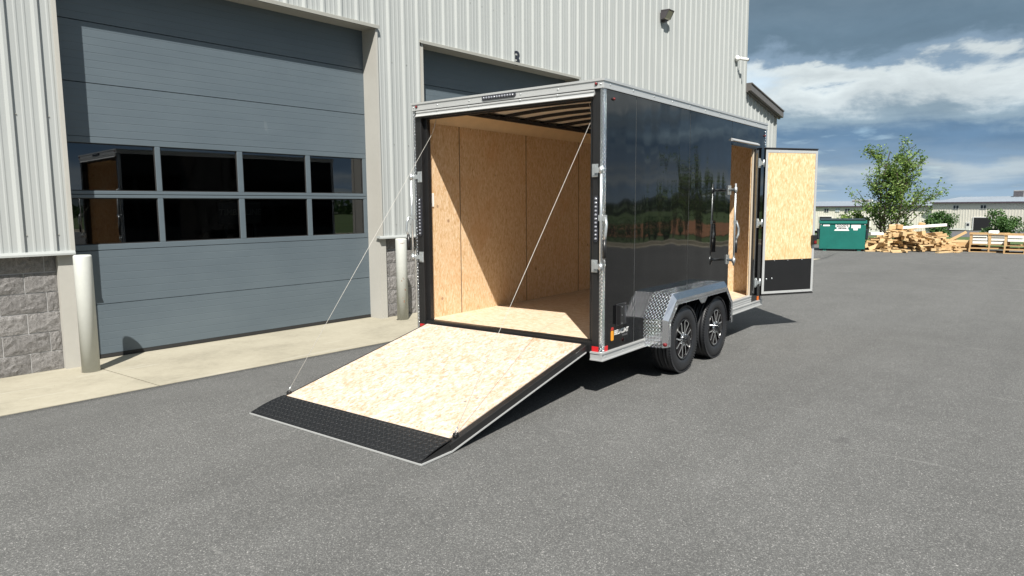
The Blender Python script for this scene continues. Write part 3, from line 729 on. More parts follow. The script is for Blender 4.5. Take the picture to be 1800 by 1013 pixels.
# roof
def arch(u): q = (u + TW / 2) / (TW / 2); return .055 * (1 - q * q)
N = 24; us = [-TW + .012 + (TW - .024) * i / N for i in range(N + 1)]
g = MB(); rws = [[(u, w_, TH - .006 + arch(u) * k_) for u in us] for w_, k_ in ((.0, 0), (.10, .12), (.3, .5), (.55, .9), (.75, 1), (TL - .5, 1), (TL, 0))]
for A, B in zip(rws[:-1], rws[1:]): g.strip(A, B, True)
part(g, 'roof', 'brushed_aluminium', fix=False)
ui = [-TW + .07 + (TW - .14) * i / N for i in range(N + 1)]
g = MB(); g.strip([(u, .08, 2.715 + arch(u)) for u in ui], [(u, TL - .05, 2.715 + arch(u)) for u in ui], True); part(g, 'ceiling', 'cream_ceiling', fix=False)
for k in range(10):
    w_ = .40 + k * .392
    g = MB(); A = [(u, w_ - .02, 2.713 + arch(u)) for u in ui]; B = [(u, w_ - .02, 2.680 + arch(u)) for u in ui]; C2 = [(u, w_ + .02, 2.680 + arch(u)) for u in ui]; D2 = [(u, w_ + .02, 2.713 + arch(u)) for u in ui]
    g.strip(A, B).strip(B, C2).strip(C2, D2); part(g, 'roof_bow', 'black_matte', fix=False)
for sgn in (0, 1):
    f_ = (lambda q: q) if sgn == 0 else (lambda q: -TW - q)
    g = MB(); prof = []
    for i in range(9):
        a = i / 8 * math.pi / 2; prof.append((f_(-TW + .058 + .215 * (1 - math.cos(a))), 2.575 + .118 * math.sin(a)))
    g.strip([(p[0], .085, p[1]) for p in prof], [(p[0], TL - .05, p[1]) for p in prof], True); part(g, 'ceiling_cove', 'cove_board', fix=False)
    g = MB(); x = f_(-TW + .285); g.box(x - .016, x + .016, .085, TL - .05, 2.672, 2.712); part(g, 'roof_rail', 'black_matte')
# inner lining
lw = [(.09, .645), (.645, 1.900), (1.900, 3.145), (3.145, TL - .05)]
for a, b_ in lw:
    g = MB(); g.box(-TW + .045, -TW + .055, a + .004, b_ - .004, .500, 2.60); part(g, 'lining_board', 'osb_wall')
for a, b_ in lw[:-1]:
    g = MB(); g.box(-TW + .053, -TW + .0572, b_ - .006, b_ + .006, .500, 2.60); part(g, 'seam_strip', 'seam_brown')
for a, b_ in ((.09, .645), (.645, 1.9), (1.9, DW0)):
    g = MB(); g.box(-.055, -.045, a + .004, b_ - .002, .500, 2.60); part(g, 'lining_board', 'osb_wall')
g = MB(); g.prism([(DW0 + .002, DZ1), (DW1, DZ1), (DW1, .50), (TL - .06, .50), (TL - .06, 2.60), (DW0 + .002, 2.60)], -.055, -.045, 'x'); part(g, 'lining_board', 'osb_wall')
g = MB(); g.box(-TW + .056, -.056, TL - .062, TL - .05, .50, 2.66); part(g, 'front_lining', 'osb_wall')
# door reveal
g = MB(); g.box(-.056, -.0145, DW0 - .001, DW0 + .012, DZ0, DZ1); part(g, 'door_reveal', 'osb_wall')
g = MB(); g.box(-.036, -.0145, DW1 - .004, DW1 + .001, DZ0, DZ1); part(g, 'door_reveal', 'reveal_edge')
g = MB(); g.box(-.016, .004, DW1 + .000, DW1 + .036, DZ0 - .02, DZ1 + .02); g.box(-.016, .003, DW0 + .014, DW1, DZ1 - .004, DZ1 + .022); part(g, 'door_frame', 'black_frame')
# rear frame
for f_ in (lambda q: q, lambda q: -TW - q):
    g = MB(); g.cbox(min(f_(-.104), f_(-.012)), max(f_(-.104), f_(-.012)), .0, .092, .405, 2.70, .004); part(g, 'rear_post', 'black_frame')
    g = MB(); a, b_ = sorted((f_(-.150), f_(-.104))); g.box(a, b_, .045, .088, .500, 2.60); part(g, 'door_stop', 'black_frame')
    g = MB(); a, b_ = sorted((f_(-.026), f_(.004))); s_ = f_(.0035) ; g.box(a, b_, -.004, .002, .408, 2.692)
    a, b_ = sorted((f_(-.001), f_(.004))); g.box(a, b_, .002, .044, .408, 2.692); part(g, 'corner_strip', 'tread_plate', uv=True)
    g = MB(); a, b_ = sorted((f_(-.001), f_(.004))); g.box(a, b_, TL - .058, TL - .005, .408, 2.692); part(g, 'corner_strip', 'tread_plate', uv=True)
g = MB(); g.box(-TW + .10, -.10, .0, .085, 2.605, 2.72); g.box(-TW + .13, -.13, .05, .087, 2.597, 2.606); part(g, 'rear_header', 'black_frame')
g = MB(); g.box(-TW + .012, -.012, .002, .09, .404, .470); g.box(-TW + .10, -.10, .012, .092, .470, .499); part(g, 'rear_sill', 'black_frame')
g = MB(); g.box(-TW + .15, -.15, .030, .1, .4995, .5035); part(g, 'threshold', 'black_frame')
# roof edge trims
def trim_side(f_, name):
    g = MB(); 
    def bx(a, b_, z0, z1): a, b_ = sorted((f_(a), f_(b_))); g.box(a, b_, -.012, TL + .006, z0, z1)
    bx(-.03, .008, 2.690, 2.756); bx(-.03, .016, 2.744, 2.764); bx(-.02, .014, 2.684, 2.698); part(g, name, 'brushed_aluminium')
    r_ = MB(); rivets(r_, [(f_(.008), .10 + k * .42, 2.721) for k in range(11)], (f_(1) - f_(0), 0, 0), .010, .005); part(r_, 'rivet_row', 'zinc')
trim_side(lambda q: q, 'roof_trim'); trim_side(lambda q: -TW - q, 'roof_trim')
g = MB(); g.box(-TW - .006, .006, -.014, .02, 2.692, 2.754); g.box(-TW - .014, .014, -.022, .02, 2.7445, 2.7635); g.box(-TW - .004, .010, -.019, .01, 2.684, 2.6985)
part(g, 'rear_trim', 'brushed_aluminium')
g = MB(); g.prism([(.0, 2.684), (-.024, 2.668), (-.024, 2.660), (-.016, 2.655), (-.020, 2.640), (-.034, 2.622), (-.031, 2.618), (.0, 2.640)], -TW + .055, -.080, 'x'); part(g, 'drip_rail', 'brushed_aluminium')
r_ = MB(); rivets(r_, [(u, -.014, 2.716) for u in (-.02, -.45, -.86, -1.48, -1.9, -TW + .02)] + [(u, -.0235, 2.664) for u in (-.45, -.86, -1.48, -1.9)], (0, -1, 0), .009, .005); part(r_, 'rivet_row', 'zinc')
# lower rails
def rail(w0, w1, u=0.0):
    g = MB(); g.box(u - .01, u + .012, w0, w1, .342, .412); g.box(u - .01, u + .020, w0 - .001, w1 + .001, .399, .415); g.box(u - .01, u + .020, w0 - .001, w1 + .001, .338, .350); o = part(g, 'bottom_rail', 'brushed_aluminium')
    r_ = MB(); rivets(r_, [(u + .012, w0 + .06 + k * .33, .376) for k in range(int((w1 - w0 - .06) / .33) + 1)], (1, 0, 0), .009, .004); part(r_, 'rivet_row', 'zinc')
rail(-.018, .815); rail(2.58, TL)
for a, b_ in ((-.108, .0005), (-TW - .0005, -TW + .108)):
    g = MB(); g.box(a, b_, -.014, .004, .343, .411); g.box(a - .0005, b_ + .018, -.020, .004, .400, .4155); g.box(a - .0005, b_ + .018, -.020, .004, .3385, .3495); part(g, 'rear_rail', 'brushed_aluminium')
g = MB(); g.box(-TW - .012, -TW + .01, 0.0, TL, .342, .412); part(g, 'bottom_rail', 'brushed_aluminium')
g = MB()
for k in range(6): g.box(-.012, .004 + (.004 if k % 2 else 0), 2.60, DW1, .416 + k * .0135, .416 + (k + 1) * .0135)
g.box(-.05, .012, 2.60, DW1, .497, .506); part(g, 'door_sill', 'brushed_aluminium')
# reflectors and marker lights
for f_ in (lambda q: q, lambda q: -TW - q):
    a, b_ = sorted((f_(-.098), f_(-.032))); g = MB(); g.box(a, b_, -.0035, .001, .4165, .462); part(g, 'red_reflector', 'red_reflector')
g = MB(); g.box(-.001, .0035, .048, .105, .4165, .462); part(g, 'red_reflector', 'red_reflector')
g = MB(); g.box(-.001, .006, 4.155, 4.215, .418, .470); part(g, 'amber_reflector', 'amber_lens')
def marker(p, n, mat='red_lens', r=.012):
    q = Vector(n).to_track_quat('Z', 'Y').to_matrix().to_4x4(); o = empty('marker_light', (0, 0, 0), parent=tr)
    g = MB(); g.lathe([(r * 1.3, -.002), (r * 1.3, .004), (r, .006)], 18, 'z', Matrix.Translation(p) @ q); g.build('grommet', M_['black_plastic'], o)
    g = MB(); g.lathe([(r, .002), (r, .010), (r * .7, .017), (0, .020)], 18, 'z', Matrix.Translation(p) @ q); g.build('lens', M_[mat], o)
marker((-.062, -.014, 2.722), (0, -1, 0)); marker((-TW + .062, -.014, 2.722), (0, -1, 0)); marker((.0, .170, 2.612), (1, 0, 0)); marker((.0, 4.24, 2.60), (1, 0, 0), r=.012)
def led_bar(name, ctr, length, vertical, n=11):
    o = empty(name, ctr, parent=tr); hl = length / 2
    S = (lambda a, b_: (b_, a)) if vertical else (lambda a, b_: (a, b_))
    g = MB(); poly = []
    for i in range(9): a = math.pi / 2 - i / 8 * math.pi; poly.append(S(hl - .022 + .022 * math.cos(a), .022 * math.sin(a)))
    for i in range(9): a = -math.pi / 2 - i / 8 * math.pi; poly.append(S(-hl + .022 + .022 * math.cos(a), .022 * math.sin(a)))
    g.prism(poly, -.012, .0, 'y'); g.build('housing', M_['led_dark'], o)
    g = MB()
    for i in range(n):
        q = S(-hl + .028 + (2 * hl - .056) * i / (n - 1), 0); g.lathe([(.0125, 0), (.011, .006), (.006, .010), (0, .011)], 10, 'z', Matrix.Translation((q[0], -.0118, q[1])) @ Matrix.Rotation(R(90), 4, 'X'))
    g.build('led_lenses', M_['lens_clear'], o)
led_bar('light_bar', (-1.112, -.014, 2.720), .40, False, 12); led_bar('tail_light', (-.060, .0, 1.585), .40, True); led_bar('tail_light', (-TW + .070, .0, 1.595), .40, True)
g = MB(); g.cbox(-TW + .055, -TW + .066, .14, .215, 1.70, 1.845, .003); part(g, 'switch_plate', 'white_plastic')

# lock bars standing open on the door frames
def lock_bar(name, M, z0, z1, hz, flip=1):
    """local: x = away from the bracket plate along the frame, y = out of the surface"""
    o = empty(name, (0, 0, 0), parent=tr); o.matrix_local = M
    g = MB(); g.tube([(.085 * flip, .045, z0 - .035), (.085 * flip, .045, z1 + .035)], .0125, 12); g.build('rod', M_['zinc'], o)
    for z in (z0, z1):
        g = MB(); g.cbox(-.03, .03, -.001, .008, z - .055, z + .055, .002); g.box(-.012, .012, .008, .022, z - .04, z + .04)
        a, b_ = sorted((.01 * flip, .085 * flip)); g.box(a, b_, .022, .034, z - .022, z + .022); g.tube([(.085 * flip, .045, z - .026), (.085 * flip, .045, z + .026)], .018, 12); g.build('bracket', M_['zinc'], o)
    g = MB(); x = .085 * flip; g.box(x - .02, x + .055, .036, .054, hz - .03, hz + .02); g.tube([(x + .045 * flip, .045, hz), (x + .062 * flip, .060, hz - .06), (x + .058 * flip, .070, hz - .15), (x + .045 * flip, .06, hz - .20)], .013, 10); g.build('handle', M_['zinc'], o)
    g = MB(); g.tube([(x + .045 * flip, .06, hz - .19), (x + .043 * flip, .058, hz - .35)], .0165, 12); g.build('grip', M_['black_plastic'], o)
    return o
Mrear = lambda u: Matrix(((1, 0, 0, u), (0, -1, 0, 0), (0, 0, 1, 0), (0, 0, 0, 1)))
Mside = lambda w_: Matrix(((0, 1, 0, 0), (1, 0, 0, w_), (0, 0, 1, 0), (0, 0, 0, 1)))
lock_bar('lock_bar', Mrear(-.075), 1.175, 2.000, 1.60, 1); lock_bar('lock_bar', Mrear(-TW + .075), 1.175, 2.010, 1.60, -1)
def side_lock():
    o = empty('lock_bar', (0, 0, 0), parent=tr); U = .135; wq = 2.845
    g = MB(); g.tube([(U, wq, .985), (U, wq + .0, 1.945)], .011, 12); g.build('rod', M_['zinc'], o)
    for z in (1.045, 1.872):
        g = MB(); g.cbox(.0, .016, 2.945, 3.030, z - .055, z + .055, .002); g.tube([(.012, 2.985, z), (U * .6, 2.90, z), (U, wq, z)], .017, 10); g.tube([(U, wq, z - .03), (U, wq, z + .03)], .02, 12); g.build('bracket', M_['zinc'], o)
    g = MB(); g.box(U - .012, U + .012, wq - .01, wq + .06, 1.475, 1.515); g.tube([(U, wq + .05, 1.50), (U + .012, wq + .095, 1.42), (U + .01, wq + .10, 1.35), (U, wq + .06, 1.295)], .014, 10); g.build('handle', M_['zinc'], o)
    g = MB(); g.tube([(U, wq + .062, 1.305), (U - .002, wq + .057, 1.135)], .018, 12); g.build('grip', M_['black_plastic'], o)
side_lock()

# drip cap, hinges, vent and decal on the side
g = MB(); g.prism([(.0, 2.488), (.028, 2.470), (.030, 2.458), (.012, 2.452), (.0, 2.452)], 3.02, 3.985, 'y'); part(g, 'drip_cap', 'brushed_aluminium')
for z in (2.238, 1.455, .663):
    h = empty('hinge', (0.0, 4.075, z), parent=tr)
    g = MB(); g.cbox(-.001, .007, -.045, .035, -.062, .062, .002); g.box(.007, .020, -.018, .012, -.040, .040); g.build('plate', M_['zinc'], h)
    g = MB(); g.box(.010, .030, .012, .085, -.020, .020); g.tube([(.028, .088, -.05), (.028, .088, .05)], .012, 10); g.build('knuckle', M_['zinc'], h)
v_ = empty('side_vent', (0, .352, .715), parent=tr)
g = MB(); P0 = [(-.085, .0), (-.085, .040), (-.02, .046), (.05, .026), (.085, .0)]
g.prism([(p[1], p[0]) for p in P0], -.085, .085, 'z'); g.cbox(-.001, .006, -.098, .092, -.100, .100, .003); g.build('hood', M_['black_plastic'], v_)
r_ = MB(); rivets(r_, [(.041, -.060, z) for z in (-.075, 0, .075)], (1, 0, 0), .006, .003); r_.build('screws', M_['zinc'], v_)
dc = empty('maker_decal', (0.0015, 0.0, 0.0), parent=tr)
def side_text(body, w_, z, size, mat, name, **kw):
    me = text_mesh(body, size, 0.0, **kw); o = link(name, me, M_[mat], dc); o.rotation_euler = (R(90), 0, R(90)); o.location = (0, w_, z)
side_text('BELMONT', .358, .556, .060, 'decal_white', 'lettering', bold=.0012, shear=.06); side_text('TRAILERS', .418, .515, .026, 'decal_grey', 'lettering', bold=.0003)
def rrect(w0, w1, z0, z1, r=.012):
    P = []
    for cx, cz, a0 in ((w1 - r, z1 - r, 0), (w0 + r, z1 - r, 90), (w0 + r, z0 + r, 180), (w1 - r, z0 + r, 270)):
        for i in range(5): a = R(a0 + i * 22.5); P.append((cx + r * math.cos(a), cz + r * math.sin(a)))
    return P
g = MB(); g.prism(rrect(.160, .212, .492, .582), -.0005, .0005, 'x'); g.build('badge', M_['logo_orange'], dc)
g = MB(); g.prism([(.158, .588), (.212, .588), (.206, .612), (.172, .614)], -.0005, .0005, 'x'); g.build('badge_cap', M_['logo_red'], dc)
side_text('B', .187, .537, .085, 'black_matte', 'badge_letter', bold=.001); dc.children[-1].location.x = .001 if len(dc.children) else 0

# fenders
FP = [(.80, .343), (.80, .618), (1.005, .845), (2.385, .845), (2.585, .618), (2.60, .36)]
FQ = [(.845, .347), (.845, .600), (1.022, .787), (1.56, .787), (1.64, .787), (1.72, .787), (1.80, .787), (2.372, .787), (2.548, .600), (2.562, .362)]
FI = [(.900, .347), (.900, .575), (1.060, .738), (1.56, .738), (1.635, .684), (1.725, .684), (1.80, .738), (2.345, .738), (2.498, .588), (2.515, .362)]
def fender(f_, vis):
    o = empty('fender', (0, 0, 0), parent=tr)
    def pl(P, u): return [(f_(u), a, z) for a, z in P]
    g = MB(); g.strip(pl(FP, .002), pl(FP, .200)); m_ = g.build('top_plate', M_['tread_plate'], o, uv=True)
    FP2 = [FQ[0], FQ[1], FQ[2], FQ[7], FQ[8], FQ[9]]
    g = MB(); g.strip(pl(FP, .200), pl(FP2, .242)); g.build('edge_plate', M_['polished_edge'], o)
    g = MB(); g.strip(pl(FQ, .242), pl(FI, .242)); s_ = g.build('skirt', M_['tread_plate'], o, uv=True)
    g = MB(); FPi = [(.812, .35), (.812, .612), (1.010, .832), (2.380, .832), (2.573, .612), (2.588, .365)]; g.strip(pl(FPi, .004), pl(FPi, .196)); g.build('liner', M_['black_frame'], o)
    for c_ in (m_, s_):
        md = c_.modifiers.new('thickness', 'SOLIDIFY'); md.thickness = .004; md.offset = 0
    g = MB(); g.tube([(f_(.204), .856, .378), (f_(.204) , .838, .378)], .014, 14); 
    g = MB(); q = Matrix.Translation((f_(.225), .812, .376)) @ Matrix.Rotation(R(90), 4, 'X'); g.lathe([(.018, -.014), (.018, .004), (.012, .012), (0, .014)], 16, 'z', q); g.build('marker', M_['red_lens'], o)
    return o
fender(lambda q: q, True); fender(lambda q: -TW - q, False)
g = MB(); g.box(-.30, -.006, .83, 2.56, .49, .80); 
# wheels
def wheel():
    o = empty('wheel'); RT = .345; WD = .212
    # tyre lathed round x; outer face at x = +WD/2
    h = WD / 2; prof = [(.205, h - .020), (.222, h - .006), (.250, h + .001), (.285, h + .002), (.312, h - .006), (.330, h - .020)]
    # tread with grooves
    tre = []
    for a, b_ in ((h - .026, .045), (.038, .012), (.004, -.004), (-.012, -.038), (-.045, -h + .026)):
        tre += [(RT - .0025 * abs(a) / h, a), (RT - .0025 * abs(b_) / h, b_)]
        tre += [(RT - .009, b_ - .001), (RT - .009, b_ - .006)] if b_ > -h + .03 else []
    prof += tre + [(.330, -h + .020), (.312, -h + .006), (.285, -h - .002), (.250, -h), (.205, -h + .02)]
    g = MB(); g.lathe(prof, 64, 'x', closed=True); ty = g.build('tyre', M_['tyre_rubber'], o)
    g = MB()
    for k in range(72):
        a = 2 * math.pi * k / 72
        for x0, x1 in ((h - .030, h - .004), (-h + .004, -h + .030)):
            M = Matrix.Rotation(a, 4, 'X'); rr0, rr1 = (.331, .3445)
            g.box(x0, x1, -.009, .009, rr0 - .004, rr1 + .0005, M)
    tag(g.build('shoulder_lugs', M_['tyre_rubber'], ty), kind='stuff')
    g = MB(); g.lathe([(.206, h - .018), (.210, h - .008), (.203, h - .004), (.194, h - .008), (.190, h - .028), (.182, h - .10), (.182, -h + .02)], 56, 'x', cap=False); rim = g.build('rim', M_['rim_black'], o)
    g = MB(); g.lathe([(.186, -.005), (.182, -.012), (.04, -.03), (0, -.03)], 40, 'x', cap=False); g.build('rim_back', M_['rim_black'], rim)
    g = MB(); g.lathe([(.2065, h - .0165), (.2085, h - .0075), (.2035, h - .0035), (.199, h - .006)], 56, 'x', cap=False); g.build('rim_lip', M_['rim_black'], rim)
    X0, X1 = h - .034, h - .012
    for k in range(6):
        A = k * math.pi / 3 + .12; M = Matrix.Rotation(A, 4, 'X')
        # petal: black plate with a machined edge running round it
        half = [(.052, .017), (.085, .020), (.125, .038), (.165, .057), (.186, .054), (.194, .030)]
        loop = [Vector((0, p[0], p[1])) for p in half] + [Vector((0, p[0], -p[1])) for p in half[::-1]]
        for s_ in (-1, 1):
            g = MB()
            inn = [(.052, .005), (.090, .007), (.132, .024), (.164, .043), (.179, .041), (.184, .020)]
            a_ = [(X1, p[0], s_ * p[1]) for p in half] ; b2 = [(X1, p[0], s_ * p[1]) for p in inn]; c_ = [(X0, p[0], s_ * (p[1] + .004)) for p in half]; d_ = [(X0, p[0], s_ * (p[1] - .004)) for p in inn]
            tf = lambda L_: [M @ Vector(p) for p in L_]
            g.strip(tf(a_), tf(b2)); g.build('spoke_face', M_['machined'], rim, fix=False)
            g = MB(); g.strip(tf(a_), tf(c_)).strip(tf(b2), tf(d_)); g.build('spoke_flank', M_['rim_black'], rim)
        g = MB(); tip_o = [(X1, .194, .030), (X1, .197, 0), (X1, .194, -.030)]; tip_i = [(X1, .184, .020), (X1, .186, 0), (X1, .184, -.020)]; g.strip([M @ Vector(p) for p in tip_o], [M @ Vector(p) for p in tip_i]); g.build('spoke_face', M_['machined'], rim, fix=False)
        g = MB(); g.lathe([(.011, h - .045), (.011, h - .014), (.007, h - .008), (0, h - .008)], 8, 'x', Matrix.Rotation(A + math.pi / 6, 4, 'X') @ Matrix.Translation((0, .062, 0))); g.build('lug_nut', M_['chrome'], rim)
    g = MB(); g.lathe([(.052, h - .055), (.050, h - .01), (.046, h + .008), (.045, h + .034)], 28, 'x', cap=False); cp = g.build('centre_cap', M_['chrome'], o)
    g = MB(); g.lathe([(.045, h + .033), (.038, h + .043), (.030, h + .044), (0, h + .042)], 28, 'x', cap=False); g.build('cap_face', M_['rim_black'], cp)
    return o
wl0 = wheel(); wl0.parent = tr; wl0.location = (.088, 1.345, .345)
for loc, rz in (((.088, 2.205, .345), 0), ((-TW - .088, 1.345, .345), math.pi), ((-TW - .088, 2.205, .345), math.pi)):
    c_ = copy_tree(wl0, tr); c_.location = loc; c_.rotation_euler = (0.35 if rz == 0 else 0, 0, rz)
for w_ in (1.345, 2.205):
    g = MB(); g.tube([(-TW - .03, w_, .345), (.03, w_, .345)], .038, 12); part(g, 'axle', 'black_matte')

# ramp door
rp = empty('ramp_door', (0, 0, 0), parent=tr)
RU0, RU1 = -2.128, -.138
r0 = Vector((0, -.020, .474)); r1 = Vector((0, -1.800, .080)); rt_ = (r1 - r0).normalized(); rn = Vector((0, -rt_.z, rt_.y)); rn = rn if rn.z > 0 else -rn
RL = (r1 - r0).length
MR = Matrix(((1, 0, 0, 0), (0, rt_.y, rn.y, r0.y), (0, rt_.z, rn.z, r0.z), (0, 0, 0, 1)))   # x = u, y = along ramp downward, z = ramp normal
def rpart(mb, name, mat, **kw):
    mb.v = [tuple(MR @ Vector(p)) for p in mb.v]; return mb.build(name, M_[mat], rp, **kw)
g = MB(); g.box(-2.098, -.196, .004, RL, -.012, 0.0); ro = g.build('ramp_board', M_['osb_ramp'], rp); ro.matrix_local = MR
g = MB(); g.cbox(RU0, -2.100, .0, RL + .03, -.060, -.004, .003); g.cbox(-.194, RU1, .0, RL + .03, -.060, -.004, .003); g.box(-2.10, -.194, .0, .05, -.058, -.014); g.box(-2.10, -.194, RL - .05, RL + .02, -.058, -.014); rpart(g, 'frame', 'black_frame')
g = MB(); g.box(-2.099, -.195, .05, RL - .05, -.057, -.050); rpart(g, 'underside_skin', 'black_skin')
g = MB(); g.box(RU0 - .004, RU0 + .004, .02, RL + .03, -.066, -.056); rpart(g, 'edge_trim', 'brushed_aluminium'); g = MB(); g.box(RU1 - .006, RU1 + .006, .03, RL + .03, -.068, -.058); rpart(g, 'edge_trim', 'brushed_aluminium')
r_ = MB()
for q in ((-.42, 1.22), (-.47, 1.30), (-1.63, .55), (-1.72, .62)): r_.box(q[0] - .012, q[0] + .012, q[1] - .005, q[1] + .005, .0002, .0012)
rpart(r_, 'staple_marks', 'decal_grey')
# flap
tipz = .010; T1 = Vector((0, -2.110, tipz + .006))
A0 = [(RU0 + .004, r1.y + .03, r1.z + .0175), (RU1 - .004, r1.y + .03, r1.z + .0175)]
g = MB(); a = Vector((0, r1.y + .015, r1.z + .012)); bq = T1
def flap_pt(u, t_, h=0.0): p = a + (bq - a) * t_; return (u, p.y, p.z + h + .012 * math.sin(t_ * math.pi))
FU0, FU1 = RU0 + .010, RU1 - .020
rows = [[flap_pt(FU0 + (FU1 - FU0) * i / 10, t_ / 6) for i in range(11)] for t_ in range(7)]
for A, B in zip(rows[:-1], rows[1:]): g.strip(A, B)
fo = g.build('transition_flap', M_['tread_black'], rp, uv=True); md = fo.modifiers.new('thickness', 'SOLIDIFY'); md.thickness = .006; md.offset = -1
g = MB(); g.box(FU0 - .004, FU1 + .026, T1.y - .008, T1.y + .004, .003, .013); g.build('flap_edge', M_['brushed_aluminium'], rp)
g = MB(); g.prism([(r1.y - .02, r1.z - .004), (T1.y + .004, .016), (T1.y + .004, .004), (r1.y - .02, .004)], RU1 - .018, RU1 - .006, 'x'); g.build('flap_side', M_['black_frame'], rp); g = MB(); g.prism([(r1.y - .02, r1.z - .004), (T1.y + .004, .016), (T1.y + .004, .004), (r1.y - .02, .004)], RU0 + .006, RU0 + .009, 'x'); g.build('flap_side', M_['black_frame'], rp)
g = MB(); g.prism([(r1.y - .012, .0175), (T1.y, .012), (T1.y, .003), (r1.y - .012, .0070)], RU1 - .0065, RU1 + .0055, 'x'); g.build('flap_side_trim', M_['brushed_aluminium'], rp)
for u in (-2.105, -.168):
    g = MB(); g.cbox(u - .016, u + .016, RL - .085, RL - .045, -.002, .018, .003); g.tube([(u - .016, RL - .065, .016), (u + .016, RL - .065, .016)], .011, 10); rpart(g, 'cable_anchor', 'black_plastic')
g = MB()
for u in (-2.02, -1.5, -1.1, -.7, -.25): g.tube([(u - .06, -.018, .452), (u + .06, -.018, .452)], .013, 10)
g.build('hinge_barrel', M_['black_frame'], rp)
# lift cables and their springs at the header
for ut, ub in ((-2.085, -2.105), (-.168, -.168)):
    cb = empty('lift_cable', (0, 0, 0), parent=tr); top = Vector((ut, .10, 2.455)); bot = MR @ Vector((ub, RL - .065, .03))
    g = MB(); g.tube([top, bot], .0019, 6); g.build('cable', M_['cable_white'], cb)
    g = MB(); tp2 = Vector((ut + (.05 if ut < -1 else -.05), .12, 2.62)); g.tube([top, tp2], .0022, 6); g.tube([top + (bot - top) * .985, bot], .006, 8); g.build('ferrule', M_['zinc'], cb)
g = MB(); g.tube([(-TW + .30, .12, 2.640), (-.30, .12, 2.640)], .020, 12)
for u in (-TW + .24, -.24): g.lathe([(.034, -.015), (.034, .015)], 16, 'x', Matrix.Translation((u, .12, 2.635)))
part(g, 'lift_spring', 'black_matte')
# side door, swung forward
hp = Vector((.045, 4.185, 0)); fp = Vector((.512, 4.905, 0)); dv = (fp - hp).normalized(); DWD = (fp - hp).length
sd = empty('side_door', (hp.x, hp.y, 0), math.atan2(dv.y, dv.x), parent=tr)      # x along the door, inner face towards -y of the trailer rear
DZB, DZT = .487, 2.432
# which local side faces the camera? local -y after rotation points to the right rear
def dpart(mb, name, mat, p=None, **kw): return mb.build(name, M_[mat], p or sd, **kw)
g = MB(); g.box(0, DWD, .0, .032, DZB, DZT); dpart(g, 'outer_skin', 'black_skin')
fm = MB(); fm.box(.0, .036, -.006, .0, DZB + .014, DZT - .016); fm.box(DWD - .036, DWD, -.006, .0, DZB + .014, DZT - .016); fm.box(.036, DWD - .036, -.0065, .0, DZB + .014, DZB + .046); fm.box(.036, DWD - .036, -.0065, .0, DZT - .052, DZT - .016); dpart(fm, 'frame', 'brushed_aluminium')
g = MB(); g.box(-.004, DWD + .004, -.012, .036, DZT, DZT + .012); dpart(g, 'edge_seal', 'black_matte'); g = MB(); g.box(-.004, DWD + .004, -.012, .036, DZB - .012, DZB); dpart(g, 'edge_seal', 'black_matte')
g = MB(); g.box(.038, DWD - .038, -.004, .0, .958, DZT - .054); dpart(g, 'inner_board', 'osb_door')
g = MB(); g.box(.037, DWD - .037, -.0045, .0, DZB + .047, .956); dpart(g, 'kick_panel', 'kick_black')
r_ = MB(); rivets(r_, [(x, -.0045, z) for x, z in ((.075, .70), (.165, .705))], (0, -1, 0), .013, .006)
rivets(r_, [(x, -.0065, z) for z in (DZB + .03, DZT - .034) for x in (.22, .45, .68)] + [(x, -.006, z) for x in (.018, DWD - .018) for z in (.62, .85, 1.2, 1.6, 2.0, 2.3)] + [(x, -.0045, .945) for x in (.2, .42, .66)], (0, -1, 0), .006, .003); dpart(r_, 'screws', 'zinc')
lk = empty('door_latch', (DWD - .03, -.006, 1.215), parent=sd)
g = MB(); g.cbox(-.035, .035, -.05, .0, -.065, .065, .008); g.build('case', M_['black_plastic'], lk)
g = MB(); g.box(-.020, .02, -.058, -.05, -.050, -.012); g.build('release_tab', M_['red_lens'], lk)
# drawbar at the front
g = MB()
for s_ in (-1, 1):
    g.tube([(-TW / 2 + s_ * .80, TL - .1, .40), (-TW / 2 + s_ * .05, TL + 1.25, .40)], .045, 4)
g.box(-TW / 2 - .05, -TW / 2 + .05, TL + 1.15, TL + 1.45, .38, .46); part(g, 'drawbar', 'black_frame')
g = MB(); g.tube([(-TW / 2, TL + 1.0, .02), (-TW / 2, TL + 1.0, .85)], .03, 12); g.box(-TW / 2 - .09, -TW / 2 + .09, TL + .91, TL + 1.09, .0, .02); g.tube([(-TW / 2, TL + 1.0, .80), (-TW / 2 + .2, TL + 1.0, .80)], .012, 8); part(g, 'jack', 'black_frame')

